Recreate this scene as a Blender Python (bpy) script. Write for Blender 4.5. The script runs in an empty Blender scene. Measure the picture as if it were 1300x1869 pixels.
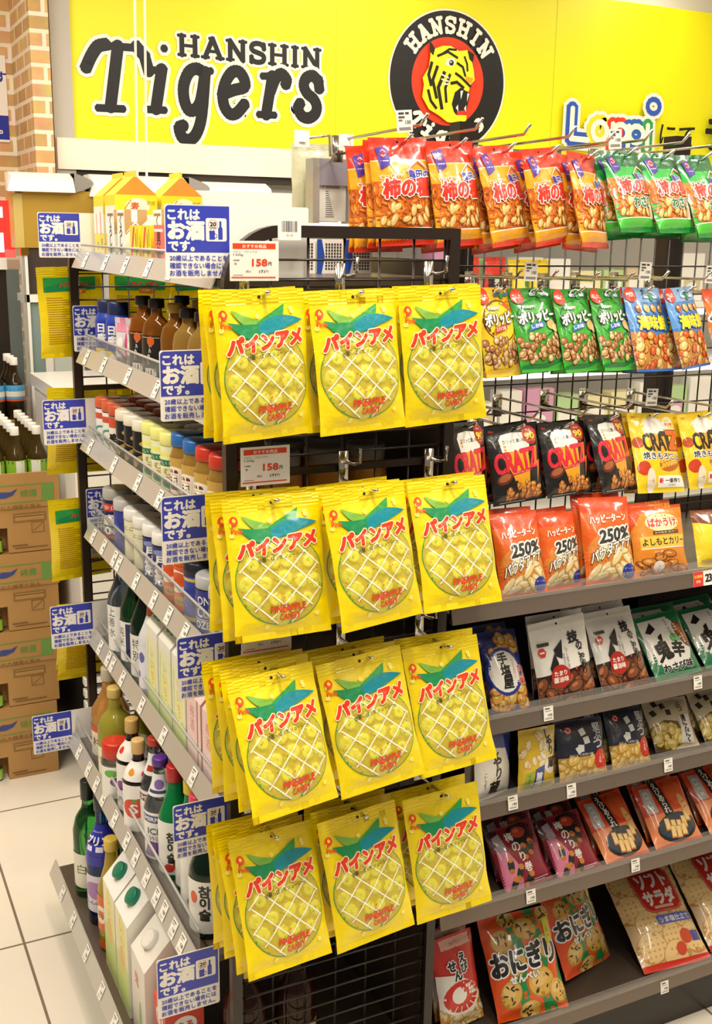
import bpy, bmesh, math, random
from mathutils import Vector, Matrix, noise
from math import sin, cos, pi, radians as R

SC = bpy.context.scene
COL = SC.collection
H = 1.74                      # eye height of the camera above the floor

# ------------------------------------------------------------------ materials
MATS = {}
def lin(h):
    h = h.lstrip('#')
    return [(c / 12.92 if c <= .04045 else ((c + .055) / 1.055) ** 2.4) for c in (int(h[i:i + 2], 16) / 255 for i in (0, 2, 4))]

def mat(hexc, fin='film'):
    """one procedural material per colour and finish"""
    key = hexc + fin
    if key in MATS: return MATS[key]
    m = bpy.data.materials.new(fin + '_' + hexc.lstrip('#')); m.use_nodes = True
    nt = m.node_tree; b = nt.nodes['Principled BSDF']; L = nt.links.new
    b.inputs['Base Color'].default_value = (*lin(hexc), 1)
    def bump(scale, strength, dist=.002, detail=3):
        tc = nt.nodes.new('ShaderNodeTexCoord'); n = nt.nodes.new('ShaderNodeTexNoise'); bp = nt.nodes.new('ShaderNodeBump')
        n.inputs['Scale'].default_value = scale; n.inputs['Detail'].default_value = detail
        bp.inputs['Strength'].default_value = strength; bp.inputs['Distance'].default_value = dist
        L(tc.outputs['Object'], n.inputs['Vector']); L(n.outputs['Fac'], bp.inputs['Height']); L(bp.outputs['Normal'], b.inputs['Normal'])
        return n
    S = lambda k, v: b.inputs[k].__setattr__('default_value', v)
    if fin == 'film':
        S('Roughness', .3); S('Coat Weight', .7); S('Coat Roughness', .06); bump(42, .6, .004)
    elif fin == 'matte':
        S('Roughness', .62); bump(60, .1)
    elif fin == 'paper':
        S('Roughness', .7)
    elif fin == 'plastic':
        S('Roughness', .3)
    elif fin == 'paint':
        S('Roughness', .55); bump(120, .05)
    elif fin == 'chrome':
        S('Metallic', 1.); S('Roughness', .16)
    elif fin == 'steel':
        S('Metallic', 1.); S('Roughness', .38); bump(300, .04)
    elif fin == 'foil':
        S('Metallic', .75); S('Roughness', .3); bump(26, .5, .004)
    elif fin == 'glass':
        S('Transmission Weight', .93); S('Roughness', .04); S('IOR', 1.45)
    elif fin == 'clear':     # thin clear sheet: see-through with a surface sheen
        S('Roughness', .06); S('Alpha', .1)
    elif fin == 'haze':      # scratched translucent acrylic
        S('Roughness', .22); S('Alpha', .55); bump(140, .12)
    elif fin == 'amber':     # tinted glass with drink inside
        S('Transmission Weight', .55); S('Roughness', .05); S('IOR', 1.36)
    elif fin == 'clearlid':
        S('Roughness', .12); S('Transmission Weight', .35); S('IOR', 1.3)
    elif fin == 'chromeplastic':
        S('Roughness', .2); S('Metallic', .35)
    elif fin == 'emit':
        S('Emission Color', (*lin(hexc), 1)); S('Emission Strength', 1.6)
    elif fin == 'panel':     # printed sign board with faint mottling
        S('Roughness', .42); bump(4, .05)
    MATS[key] = m
    return m

# ------------------------------------------------------------------ objects
def mesh_obj(name, bm_or_me, mats=None, parent=None, smooth=True):
    if isinstance(bm_or_me, bmesh.types.BMesh):
        me = bpy.data.meshes.new(name); bm_or_me.to_mesh(me); bm_or_me.free()
    else: me = bm_or_me
    if mats is not None:
        for m in (mats if isinstance(mats, (list, tuple)) else [mats]): me.materials.append(m)
    if smooth: me.polygons.foreach_set('use_smooth', [True] * len(me.polygons))
    o = bpy.data.objects.new(name, me); COL.objects.link(o)
    if parent: o.parent = parent
    return o

def tag(o, label, cat, group=None, kind=None):
    o['label'] = label; o['category'] = cat
    if group: o['group'] = group
    if kind: o['kind'] = kind
    return o

def struct(o):
    o['kind'] = 'structure'; return o

def empty(name, loc=(0, 0, 0), rot=(0, 0, 0)):
    o = bpy.data.objects.new(name, None); COL.objects.link(o); o.empty_display_size = .05
    o.location = loc; o.rotation_euler = rot
    return o

def pose(o, loc, yaw=0, tilt=0, roll=0):
    o.rotation_mode = 'XYZ'
    o.matrix_world = Matrix.Translation(loc) @ Matrix.Rotation(R(yaw), 4, 'Z') @ Matrix.Rotation(R(tilt), 4, 'X') @ Matrix.Rotation(R(roll), 4, 'Y')
    return o

def dup(root):
    """a copy of a thing with copies of its parts and sub-parts"""
    r = root.copy(); COL.objects.link(r)
    for ch in list(root.children):
        c = ch.copy(); COL.objects.link(c); c.parent = r
        for g in list(ch.children):
            d = g.copy(); COL.objects.link(d); d.parent = c
    return r

def box(bm, x0, x1, y0, y1, z0, z1, mi=0):
    vs = [bm.verts.new((x, y, z)) for x in (x0, x1) for y in (y0, y1) for z in (z0, z1)]
    out = []
    for q in ((0, 1, 3, 2), (4, 6, 7, 5), (0, 4, 5, 1), (2, 3, 7, 6), (0, 2, 6, 4), (1, 5, 7, 3)):
        f = bm.faces.new([vs[i] for i in q]); f.material_index = mi; out.append(f)
    return out

def bevel(bm, w, seg=2):
    es = [e for e in bm.edges if len(e.link_faces) == 2 and e.calc_face_angle() > .6]
    bmesh.ops.bevel(bm, geom=es, offset=w, segments=seg, affect='EDGES', profile=.5)
    return bm

def bbox(x0, x1, y0, y1, z0, z1, bev=.002):
    bm = bmesh.new(); box(bm, x0, x1, y0, y1, z0, z1)
    if bev: bevel(bm, bev)
    bmesh.ops.recalc_face_normals(bm, faces=bm.faces)
    return bm

def tube(bm, pts, r, seg=8, mi=0, caps=True):
    pts = [Vector(p) for p in pts]; rings = []
    up = Vector((0, 0, 1))
    for i, p in enumerate(pts):
        d = (pts[min(i + 1, len(pts) - 1)] - pts[max(i - 1, 0)]).normalized()
        a = d.cross(up if abs(d.dot(up)) < .95 else Vector((1, 0, 0))).normalized(); b = d.cross(a)
        rr = r[i] if isinstance(r, (list, tuple)) else r
        rings.append([bm.verts.new(p + (a * cos(t * 2 * pi / seg) + b * sin(t * 2 * pi / seg)) * rr) for t in range(seg)])
    for A, B in zip(rings, rings[1:]):
        for t in range(seg):
            f = bm.faces.new((A[t], A[(t + 1) % seg], B[(t + 1) % seg], B[t])); f.material_index = mi
    if caps:
        for r_, fl in ((rings[0], 1), (rings[-1], 0)):
            f = bm.faces.new(r_[::-1] if fl else r_); f.material_index = mi
    return bm

def lathe(bm, prof, seg=24, mi=0, sx=1., sy=1.):
    """prof: list of (r, z); closes at r = 0"""
    rings = []
    for r, z in prof:
        if r < 1e-6: rings.append([bm.verts.new((0, 0, z))])
        else: rings.append([bm.verts.new((r * sx * cos(t * 2 * pi / seg), r * sy * sin(t * 2 * pi / seg), z)) for t in range(seg)])
    for A, B in zip(rings, rings[1:]):
        for t in range(seg):
            u = (t + 1) % seg
            if len(A) == 1 and len(B) == 1: continue
            if len(A) == 1: f = bm.faces.new((A[0], B[t], B[u]))
            elif len(B) == 1: f = bm.faces.new((A[t], A[u], B[0]))
            else: f = bm.faces.new((A[t], A[u], B[u], B[t]))
            f.material_index = mi
    bmesh.ops.recalc_face_normals(bm, faces=bm.faces)
    return bm

# ------------------------------------------------------------------ printed artwork
# artwork is a list of layers in millimetres, origin at the lower left of the printed face:
#  ('r',x0,y0,x1,y1,col[,corner])  ('p',[(x,y)..],col)  ('e',cx,cy,rx,ry,col[,rot])  ('s',[(x,y)..],width,col)
#  ('t',text,cx,cy,height,col,{bold,out,outcol,wx,rot,shear,v})
TXT = {}
def text_mesh(s, off, res=2):
    k = (s, round(off, 3))
    if k in TXT: return TXT[k]
    cu = bpy.data.curves.new('txt', 'FONT'); cu.body = s; cu.size = 1; cu.offset = off; cu.resolution_u = res
    cu.align_x = 'CENTER'; cu.fill_mode = 'BOTH'
    ob = bpy.data.objects.new('txt', cu); COL.objects.link(ob)
    dg = bpy.context.evaluated_depsgraph_get()
    me = bpy.data.meshes.new_from_object(ob.evaluated_get(dg))
    vs = [(v.co.x, v.co.y) for v in me.vertices]; fs = [tuple(p.vertices) for p in me.polygons]
    bpy.data.objects.remove(ob); bpy.data.curves.remove(cu); bpy.data.meshes.remove(me)
    TXT[k] = (vs, fs)
    return TXT[k]

def text_layer(s, cx, cy, h, opt, off):
    """letters as flat polygons; a weight or an outline is the letter laid down again around a small circle"""
    vs, fs = text_mesh(s, 0., opt.get('res', 2))
    if not vs: return [], [], 1
    xs = [v[0] for v in vs]; ys = [v[1] for v in vs]
    mx = (min(xs) + max(xs)) / 2; my = (min(ys) + max(ys)) / 2
    sy = h / max(1e-6, max(ys) - min(ys))
    if opt.get('em'): sy = h; my = .36
    sx = sy * opt.get('sx', 1)
    if 'w' in opt: sx = opt['w'] / max(1e-6, max(xs) - min(xs))
    sh = opt.get('shear', 0); ro = R(opt.get('rot', 0)); c, s_ = cos(ro), sin(ro)
    o = []; F = []
    n = 0 if off <= 0 else (6 if off < .035 else 10)
    e = off * min(sx, sy)
    for dx, dy in [(0, 0)] * (n < 10) + [(e * cos(2 * pi * (i + .5) / n), e * sin(2 * pi * (i + .5) / n)) for i in range(n)]:
        k0 = len(o)
        for x, y in vs:
            x = (x - mx) * sx; y = (y - my) * sy; x += y * sh
            x += dx; y += dy
            if 'arch' in opt:                      # letters set on a circle of this radius
                a = x / opt['arch']; r = opt['arch'] + y
                x, y = r * sin(a), r * cos(a) - opt['arch']
            if 'slope' in opt: y += x * opt['slope']
            o.append((cx + x * c - y * s_, cy + x * s_ + y * c))
        F += [tuple(k0 + i for i in f) for f in fs]
    return o, F, len(vs)

def ell(cx, cy, rx, ry, rot=0, n=20):
    c, s = cos(R(rot)), sin(R(rot))
    return [(cx + rx * cos(t) * c - ry * sin(t) * s, cy + rx * cos(t) * s + ry * sin(t) * c) for t in (2 * pi * i / n for i in range(n))]

def rrect(x0, y0, x1, y1, r=0, n=4):
    if r <= 0: return [(x0, y0), (x1, y0), (x1, y1), (x0, y1)]
    o = []
    for cx, cy, a in ((x1 - r, y0 + r, -90), (x1 - r, y1 - r, 0), (x0 + r, y1 - r, 90), (x0 + r, y0 + r, 180)):
        o += [(cx + r * cos(R(a + 90 * i / n)), cy + r * sin(R(a + 90 * i / n))) for i in range(n + 1)]
    return o

def strokepoly(pts, w):
    """one outline per segment, so that concave strokes stay clean"""
    out = []
    for (x0, y0), (x1, y1) in zip(pts, pts[1:]):
        d = math.hypot(x1 - x0, y1 - y0) or 1; nx, ny = -(y1 - y0) / d * w / 2, (x1 - x0) / d * w / 2
        ex, ey = (x1 - x0) / d * w * .25, (y1 - y0) / d * w * .25
        out.append([(x0 + nx - ex, y0 + ny - ey), (x0 - nx - ex, y0 - ny - ey), (x1 - nx + ex, y1 - ny + ey), (x1 + nx + ex, y1 + ny + ey)])
    return out

def flat_layers(art):
    """-> list of (verts, faces, colour)"""
    out = []
    def poly(p, col): out.append((list(p), [tuple(range(len(p)))], col))
    for a in art:
        k = a[0]
        if k == 'r': poly(rrect(*a[1:5], a[6] if len(a) > 6 else 0), a[5])
        elif k == 'p': poly(a[1], a[2])
        elif k == 'e': poly(ell(*a[1:5], a[6] if len(a) > 6 else 0, n=20 if max(a[3], a[4]) < 60 else 72), a[5])
        elif k == 'm':                          # many ellipses in one layer: ('m', [(cx,cy,rx,ry,rot)..], col)
            vs, fs = [], []
            for e in a[1]:
                p = ell(*e, n=10); fs.append(tuple(range(len(vs), len(vs) + len(p)))); vs += p
            out.append((vs, fs, a[2], 10))
        elif k == 'q':                          # many pen strokes in one layer: ('q', [(points, width)..], col)
            for w4 in (0, 1):
                vs, fs = [], []
                for pts, w in a[1]:
                    for q in (strokepoly(pts, w) if w4 == 0 else [ell(x, y, w / 2, w / 2, n=12) for x, y in (pts if len(pts) > 2 else (pts[0], pts[-1]))]):
                        fs.append(tuple(range(len(vs), len(vs) + len(q)))); vs += q
                out.append((vs, fs, a[2], 4 if w4 == 0 else 12))
        elif k == 's':
            vs, fs = [], []
            for q in strokepoly(a[1], a[2]): fs.append(tuple(range(len(vs), len(vs) + 4))); vs += q
            out.append((vs, fs, a[3], 4))
        elif k == 't':
            _, s, cx, cy, h, col = a[:6]; opt = a[6] if len(a) > 6 else {}
            b = opt.get('bold', 0)
            items = [(s, cx, cy)]
            if opt.get('v'):                    # set vertically, one character under the other
                st = opt['v'] * h; items = [(ch, cx + opt.get('vx', 0) * i, cy - st * i) for i, ch in enumerate(s)]
            for o_, oc in opt.get('outs', [(opt['out'], opt.get('outcol', '#ffffff'))] if 'out' in opt else []):
                for q in items:
                    v, f, k_ = text_layer(*q, h, opt, b + o_); out.append((v, f, oc, k_))
            for q in items:
                v, f, k_ = text_layer(*q, h, opt, b); out.append((v, f, col, k_))
    return out

def art_mesh(art, fn, W=None, HH=None, fin='film', cuts=(0, 0), clip=True, off0=.00025, doff=.000012):
    """artwork -> bmesh laid on the surface fn(x_mm, y_mm, offset_m); returns (bmesh, colours)"""
    bm = bmesh.new(); lay = bm.verts.layers.float.new('lv'); cols = []
    n = 0; rz = random.Random(len(art))
    for vs, fs, col, *k_ in flat_layers(art):
        n += 1
        if col not in cols: cols.append(col)
        mi = cols.index(col)
        bv = []
        per = k_[0] if k_ else 10 ** 9
        z = [rz.uniform(0, 5) for _ in range(len(vs) // per + 1)] if len(vs) > per else [0]
        for i, (x, y) in enumerate(vs):
            v = bm.verts.new((x, y, 0)); v[lay] = n + z[i // per]; bv.append(v)
        n += 5 if len(z) > 1 else 0
        for f in fs:
            try: q = bm.faces.new([bv[i] for i in f]); q.material_index = mi
            except ValueError: pass
    def cut(co, no, ci=False, co_=False):
        bmesh.ops.bisect_plane(bm, geom=bm.verts[:] + bm.edges[:] + bm.faces[:], plane_co=co, plane_no=no, clear_inner=ci, clear_outer=co_, dist=1e-5)
    if W and clip:
        cut((0, 0, 0), (1, 0, 0), ci=True); cut((W, 0, 0), (1, 0, 0), co_=True)
        cut((0, 0, 0), (0, 1, 0), ci=True); cut((0, HH, 0), (0, 1, 0), co_=True)
    for i in range(1, cuts[0]): cut((W * i / cuts[0], 0, 0), (1, 0, 0))
    for i in range(1, cuts[1]): cut((0, HH * i / cuts[1], 0), (0, 1, 0))
    bmesh.ops.triangulate(bm, faces=[f for f in bm.faces if len(f.verts) > 4])
    for f in bm.faces:
        if f.normal.z < 0: f.normal_flip()
    for v in bm.verts:
        v.co = fn(v.co.x, v.co.y, off0 + doff * v[lay])
    return bm, [mat(c, fin) for c in cols]

def merge(bm, mats, bm2, mats2):
    """append bm2 with its materials to bm"""
    me = bpy.data.meshes.new('t'); base = len(mats)
    for f in bm2.faces: f.material_index += base
    bm2.to_mesh(me); bm2.free(); bm.from_mesh(me); bpy.data.meshes.remove(me)
    return mats + mats2

def card_bm(w, h, art, th=.0008, fin='paper', base='#f4efe6', corner=0):
    """a flat printed card, millimetres, front towards -Y, origin lower left"""
    bm = bmesh.new(); P = rrect(0, 0, w, h, corner)
    a = [bm.verts.new((x / 1000, 0, y / 1000)) for x, y in P]; b = [bm.verts.new((x / 1000, th, y / 1000)) for x, y in P]
    bm.faces.new(a); bm.faces.new(b[::-1])
    for i in range(len(P)): bm.faces.new((a[i], b[i], b[(i + 1) % len(P)], a[(i + 1) % len(P)]))
    bmesh.ops.recalc_face_normals(bm, faces=bm.faces)
    m = [mat(base, fin)]
    if art:
        b2, m2 = art_mesh(art, lambda x, y, o: Vector((x / 1000, -o, y / 1000)), w, h, fin, off0=.0002)
        m = merge(bm, m, b2, m2)
    return bm, m

# ------------------------------------------------------------------ camera
cam = bpy.data.cameras.new('camera'); camo = bpy.data.objects.new('camera', cam); COL.objects.link(camo)
def cam_axes():
    yw, pt, rl = R(26.2069), R(14.0679), R(-.9104)
    f = Vector((sin(yw) * cos(pt), cos(yw) * cos(pt), -sin(pt))); r = Vector((cos(yw), -sin(yw), 0)); d = f.cross(r)
    return r * cos(rl) + d * sin(rl), -r * sin(rl) + d * cos(rl), f
CR, CD, CF = cam_axes()
camo.matrix_world = Matrix(((CR.x, -CD.x, -CF.x, 0), (CR.y, -CD.y, -CF.y, 0), (CR.z, -CD.z, -CF.z, H), (0, 0, 0, 1)))
cam.sensor_fit = 'VERTICAL'; cam.sensor_height = 36; cam.lens = 2025.74 / 1869 * 36; cam.clip_start = .05
SC.camera = camo

def ray(px, py): return CR * ((px - 650) / 2025.74) + CD * ((py - 934.5) / 2025.74) + CF
def at(px, py, Y=None, X=None):
    """where the line of sight of a spot in the photograph meets a plane of the shop"""
    d = ray(px, py); k = Y / d.y if Y is not None else X / d.x
    return Vector((d.x * k, d.y * k, d.z * k + H))

# ------------------------------------------------------------------ film bags
def make_bag(name, W, HH, T, base, art, rt=2, rb=1, seed=0, k=.8, pinch=.03, amp=1.1, fin='film', top=None, bot=None, back=None, nx=16, ny=24,
             window=None, backart=None, tear=False, sq=.7, hole=True):
    """pillow bag, millimetres; origin bottom centre, front towards -Y. rt / rb: grid rows of the upper and lower seals"""
    y0, y1 = HH * rb / ny, HH * (ny - rt) / ny
    def surf(i, j, side):
        u, y = i / nx, HH * j / ny
        s = min(1, max(0, (y - y0) / (y1 - y0)))
        p = max(0, sin(pi * s ** k)) ** sq * max(0, 1 - abs(2 * u - 1) ** 2.6) ** .6
        xx = (u - .5) * W * (1 - pinch * sin(pi * s ** k))
        w = noise.noise((u * 2.6 + seed * 7.3, y * .018, seed * 3.1)) * amp * 1.5 + noise.noise((u * 6 + seed, y * .05, seed * 1.7 + 9)) * amp * .7 * (1 - .5 * p)
        edge = abs(2 * u - 1) ** 3
        w += edge * noise.noise((seed * 5.1 + u, y * .045, 4.4)) * amp * 1.6
        yy = (-T / 2 if side == 0 else T * .38) * p - w
        xx += noise.noise((y * .03, seed * 2.2, u * .5)) * .9
        return Vector((xx / 1000, yy / 1000, y / 1000))
    def grid(side):
        g = [[surf(i, j, side) for j in range(ny + 1)] for i in range(nx + 1)]
        nn = [[None] * (ny + 1) for _ in range(nx + 1)]
        for i in range(nx + 1):
            for j in range(ny + 1):
                a = g[min(nx, i + 1)][j] - g[max(0, i - 1)][j]; b = g[i][min(ny, j + 1)] - g[i][max(0, j - 1)]
                n = a.cross(b).normalized(); nn[i][j] = n if side == 0 else -n
        return g, nn
    G, N = grid(0); GB, NB = grid(1)
    def lerp(A, x, y):
        fx = min(nx - 1e-6, max(0, x / W * nx)); fy = min(ny - 1e-6, max(0, y / HH * ny)); i, j = int(fx), int(fy); a, b = fx - i, fy - j
        return (A[i][j] * (1 - a) + A[i + 1][j] * a) * (1 - b) + (A[i][j + 1] * (1 - a) + A[i + 1][j + 1] * a) * b
    def part(j0, j1, mats, art=None, flip=False, off0=.0003, cl=None, ridge=None, lump=None, body=True, sides=(0, 1)):
        bm = bmesh.new(); nl = bm.verts.layers.float_vector.new('nv')
        if body:
            for side, (g, nn) in enumerate(((G, N), (GB, NB))):
                if side not in sides: continue
                sub = 4 if ridge else 1
                V = {}
                for i in range(nx + 1):
                    for j in range(j0 * sub, j1 * sub + 1):
                        p = lerp(g, W * i / nx, HH * j / ny / sub)
                        n = lerp(nn, W * i / nx, HH * j / ny / sub).normalized()
                        if ridge == 'h': p = p + Vector((0, (-1 if j % 2 else 0) * .0004, 0)); n = (n + Vector((0, 0, .28 if j % 2 else -.28))).normalized()
                        if ridge == 'v' and i % 2: p = p + Vector((0, -.0003, 0))
                        v = bm.verts.new(p); v[nl] = n; V[i, j] = v
                for i in range(nx):
                    for j in range(j0 * sub, j1 * sub):
                        q = (V[i, j], V[i + 1, j], V[i + 1, j + 1], V[i, j + 1])
                        f = bm.faces.new(q if side == 0 else q[::-1]); f.material_index = 0 if side == 0 else len(mats) - 1
        if art:
            b2, m2 = art_mesh(art, lambda x, y, o: Vector((x, y, o)), W, HH, fin, cuts=(nx * (3 if lump else 1), ny * (3 if lump else 1)), off0=off0)
            if cl:
                for co, no, ci in cl: bmesh.ops.bisect_plane(b2, geom=b2.verts[:] + b2.edges[:] + b2.faces[:], plane_co=co, plane_no=no, clear_inner=True)
            l2 = b2.verts.layers.float_vector.new('nv')
            for v in b2.verts:
                x, y, o = v.co; xb = W - x if flip else x; n = lerp(NB if flip else N, xb, y).normalized(); p = lerp(GB if flip else G, xb, y)
                if lump:
                    dz = lump(x, y); e = 1.5; gx = (lump(x + e, y) - lump(x - e, y)) / (2 * e); gy = (lump(x, y + e) - lump(x, y - e)) / (2 * e)
                    n = (n + Vector((-gx, 0, -gy)) * .9).normalized(); p = p + Vector((0, -dz / 1000, 0))
                v.co = p + Vector((0, 1 if flip else -1, 0)) * o; v[l2] = n
            mats = merge(bm, list(mats), b2, m2)
        me = bpy.data.meshes.new(name); bm.to_mesh(me); bm.free()
        nv = [0.] * (3 * len(me.vertices)); me.attributes['nv'].data.foreach_get('vector', nv)
        me.attributes.remove(me.attributes['nv'])
        for m in mats: me.materials.append(m)
        me.polygons.foreach_set('use_smooth', [True] * len(me.polygons))
        me.normals_split_custom_set_from_vertices([tuple(nv[3 * i:3 * i + 3]) for i in range(len(me.vertices))])
        return me
    bk = mat(back or base, fin)
    root = mesh_obj(name, part(rb, ny - rt, [mat(base, fin), bk], art, off0=.0019 if window else .0008, lump=window[1] if window else None), smooth=False)
    if rt: mesh_obj('top_seal', part(ny - rt, ny, [mat(top or base, fin), bk], ridge='h' if not tear else None), parent=root, smooth=False)
    if rb: mesh_obj('bottom_seal', part(0, rb, [mat(bot or base, fin), bk], ridge='v'), parent=root, smooth=False)
    if window: mesh_obj('clear_window', part(0, 0, [], window[0], off0=.0006, body=False, lump=window[1]), parent=root, smooth=False)
    if backart: mesh_obj('back_print', part(0, 0, [], backart, off0=.0006, body=False, flip=True), parent=root, smooth=False)
    if hole:
        bm = bmesh.new(); h0 = lerp(G, W / 2, HH - HH / ny * rt * .45)
        tube(bm, [h0 + Vector((0, -.0011, 0)), h0 + Vector((0, .0006, 0))], .0024, 10)
        mesh_obj('hang_hole', bm, mat('#1d1712', 'paper'), root)
    return root

RND = random.Random(7)
def food(x0, y0, x1, y1, n, rx, ry, cols, seed=1, jit=90, shape=None):
    """a printed heap of snacks: layered ellipses with a darker rim"""
    r = random.Random(seed); out = []
    for c_rim, c_body, c_hi in cols:
        A, B, C = [], [], []
        for _ in range(n // len(cols)):
            x, y, s, a = r.uniform(x0, x1), r.uniform(y0, y1), r.uniform(.8, 1.2), r.uniform(-jit, jit)
            if shape and not shape(x, y): continue
            A.append((x, y, rx * s, ry * s, a)); B.append((x, y + .06 * ry, rx * s * .84, ry * s * .8, a)); C.append((x - rx * .15, y + ry * .22, rx * s * .4, ry * s * .28, a))
        h = max(1, len(A) // 3)
        for i in range(0, len(A), h):
            out += [('m', A[i:i + h], c_rim), ('m', B[i:i + h], c_body), ('m', C[i:i + h], c_hi)]
    # shuffle by triples so that the kinds mix
    t = [out[i:i + 3] for i in range(0, len(out), 3)]; r.shuffle(t)
    return [a for q in t for a in q]

# ------------------------------------------------------------------ the pineapple candy bags on the end stand
PW, PH = 155, 214
def leaf(tip, base, w, bend=0):
    (x0, y0), (x1, y1) = base, tip; n = 8; L, Rr = [], []
    d = math.hypot(x1 - x0, y1 - y0); nx_, ny_ = -(y1 - y0) / d, (x1 - x0) / d
    for i in range(n + 1):
        t = i / n; ww = w * (sin(pi * min(1, t * .75 + .25)) ** .9) / 2 * (1 if t < 1 else 0); b = bend * sin(pi * t)
        cx, cy = x0 + (x1 - x0) * t + nx_ * b, y0 + (y1 - y0) * t + ny_ * b
        L.append((cx + nx_ * ww, cy + ny_ * ww)); Rr.append((cx - nx_ * ww, cy - ny_ * ww))
    return L + Rr[::-1]
def pine_art():
    r = random.Random(3); a = []
    for _ in range(34):
        x, y = r.uniform(6, PW - 6), r.uniform(14, PH - 26)
        if math.hypot((x - 78) / 76, (y - 88) / 72) < 1.02: continue
        a += [('e', x, y, 3.3, 3.3, '#fbf3a0'), ('e', x, y, 1.9, 1.9, '#f7e400')]
    a += [('p', leaf((26, 188), (74, 164), 15, 5), '#7cb342'), ('p', leaf((118, 193), (70, 160), 23, -6), '#2f9b47'),
          ('p', leaf((18, 170), (80, 158), 22, 8), '#15894f'), ('p', leaf((147, 169), (70, 156), 21, 5), '#0f8a98'),
          ('e', 14, 181, 6.6, 7, '#e8471e'), ('e', 14.6, 182, 2.7, 3.1, '#f7e400'), ('r', 7.4, 172.5, 12, 178, '#f7e400'), ('r', 9.4, 172, 12.2, 180, '#e8471e'),
          ('t', 'Pine', 16, 166, 7, '#e8471e', {'bold': .03}),
          ('t', 'パインアメ', 78, 141, 22, '#e5391b', {'bold': .078, 'outs': [(.06, '#fdf0b8')], 'w': 127, 'slope': .085, 'shear': .12, 'res': 3}),
          ('t', '甘酸っぱくてジューシー', 80, 121.5, 6.4, '#2a2410', {'bold': .012, 'w': 76, 'slope': .08}),
          ('t', 'PINEAPPLE', 84, 45, 10, '#e33a1f', {'bold': .035, 'w': 58, 'slope': .03}), ('t', 'CANDY', 86, 32, 10, '#e33a1f', {'bold': .035, 'w': 34, 'slope': .03})]
    return a
CANDY = []
_r = random.Random(11)
for _row in range(5):
    for _c in range(5):
        CANDY.append((20 + _c * 29 + (_row % 2) * 14 + _r.uniform(-5, 5), 30 + _row * 27 + _r.uniform(-5, 5), _r.uniform(11, 14)))
CANDY = [c for c in CANDY if math.hypot((c[0] - 78) / 62, (c[1] - 88) / 58) < 1]
def pine_lump(x, y):
    z = 0
    for cx, cy, rr in CANDY:
        d = math.hypot(x - cx, y - cy) / rr
        if d < 1: z = max(z, 1.7 * (1 - d * d) ** .5 - (1.0 * max(0, 1 - d / .35) if d < .35 else 0))
    e = 1 - math.hypot((x - 78) / 72, (y - 88) / 67.5)
    if e <= 0: return 0
    return min(1, e * 6) * z + min(1, e * 6) * .7 * noise.noise((x * .12, y * .12, 2))
def pine_window():
    a = [('e', 78, 88, 73, 68.5, '#4f9436'), ('e', 78, 88, 71.6, 67, '#c6b236')]
    r = random.Random(5)
    for sc, dy, c in ((1, 0, '#d0c63a'), (.84, .8, '#ddd448'), (.22, 0, '#cdbf38')): a.append(('m', [(cx, cy + dy, rr * sc, rr * sc, 0) for cx, cy, rr in CANDY], c))
    for c in ('#d9542c', '#3e9a5a', '#c9b22f', '#e9dc86'):
        a.append(('m', [(x, y, r.uniform(.7, 2.4), r.uniform(.5, 1.0), r.uniform(0, 180)) for x, y in ((78 + 66 * q * cos(t), 88 + 62 * q * sin(t)) for q, t in ((r.random() ** .5, r.uniform(0, 6.28)) for _ in range(30)))], c))
    lat = []
    def seg(p, q):                      # a white lattice line, kept inside the fruit
        P = [(p[0] + (q[0] - p[0]) * i / 24, p[1] + (q[1] - p[1]) * i / 24) for i in range(25)]
        c = [(x + 5 * sin(pi * i / 24) * (1 if q[0] > p[0] else -1) * .5, y) for i, (x, y) in enumerate(P)]
        c = [w for w in c if math.hypot((w[0] - 78) / 71, (w[1] - 88) / 66.5) < 1 and w[1] < 150]
        return c
    for o in (-84, -42, 0, 42, 84):
        for p, q in (((o - 20, 0), (o + 176, 180)), ((o + 176, 0), (o - 20, 180))):
            c = seg(p, q)
            if len(c) > 1: lat.append(( c[::2] + ([c[-1]] if len(c) % 2 == 0 else []), 2.3))
    a.append(('q', lat, '#fbf5d4'))
    return a
BACK = [('r', 14, 166, 141, 190, '#2f9b47'), ('p', [(14, 166), (60, 178), (100, 166), (141, 176), (141, 160), (14, 156)], '#15894f'), ('t', 'パインアメ', 88, 172, 12, '#e5391b', {'bold': .05, 'w': 70}), ('r', 74, 152, 116, 162, '#e0701a'), ('t', '120g', 95, 157, 6, '#fdf0b8', {'w': 24})]
BACK += [('r', 18, 142 - 5.4 * i, 18 + 40 + (i * 53) % 70, 143.6 - 5.4 * i, '#b07a14') for i in range(21)] + [('r', 96, 40, 138, 46, '#3a2c10'), ('r', 100, 60, 136, 84, '#f6efd6')] + [('r', 103 + 1.4 * i, 63, 103.6 + 1.4 * i, 82, '#2a2410') for i in range(22)]
PINE = []
for sd in (1, 2, 3):
    PINE.append(make_bag('candy_bag', PW, PH, 26, '#f3d700', pine_art(), rt=2, rb=1, seed=sd, k=.72, pinch=.035, amp=1.0, back='#efd200', ny=20, nx=14, window=(pine_window(), pine_lump), backart=BACK))
USED = set()
def take(proto):
    """the prototype itself the first time, a copy afterwards"""
    if proto.name in USED: return dup(proto)
    USED.add(proto.name); return proto

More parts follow.
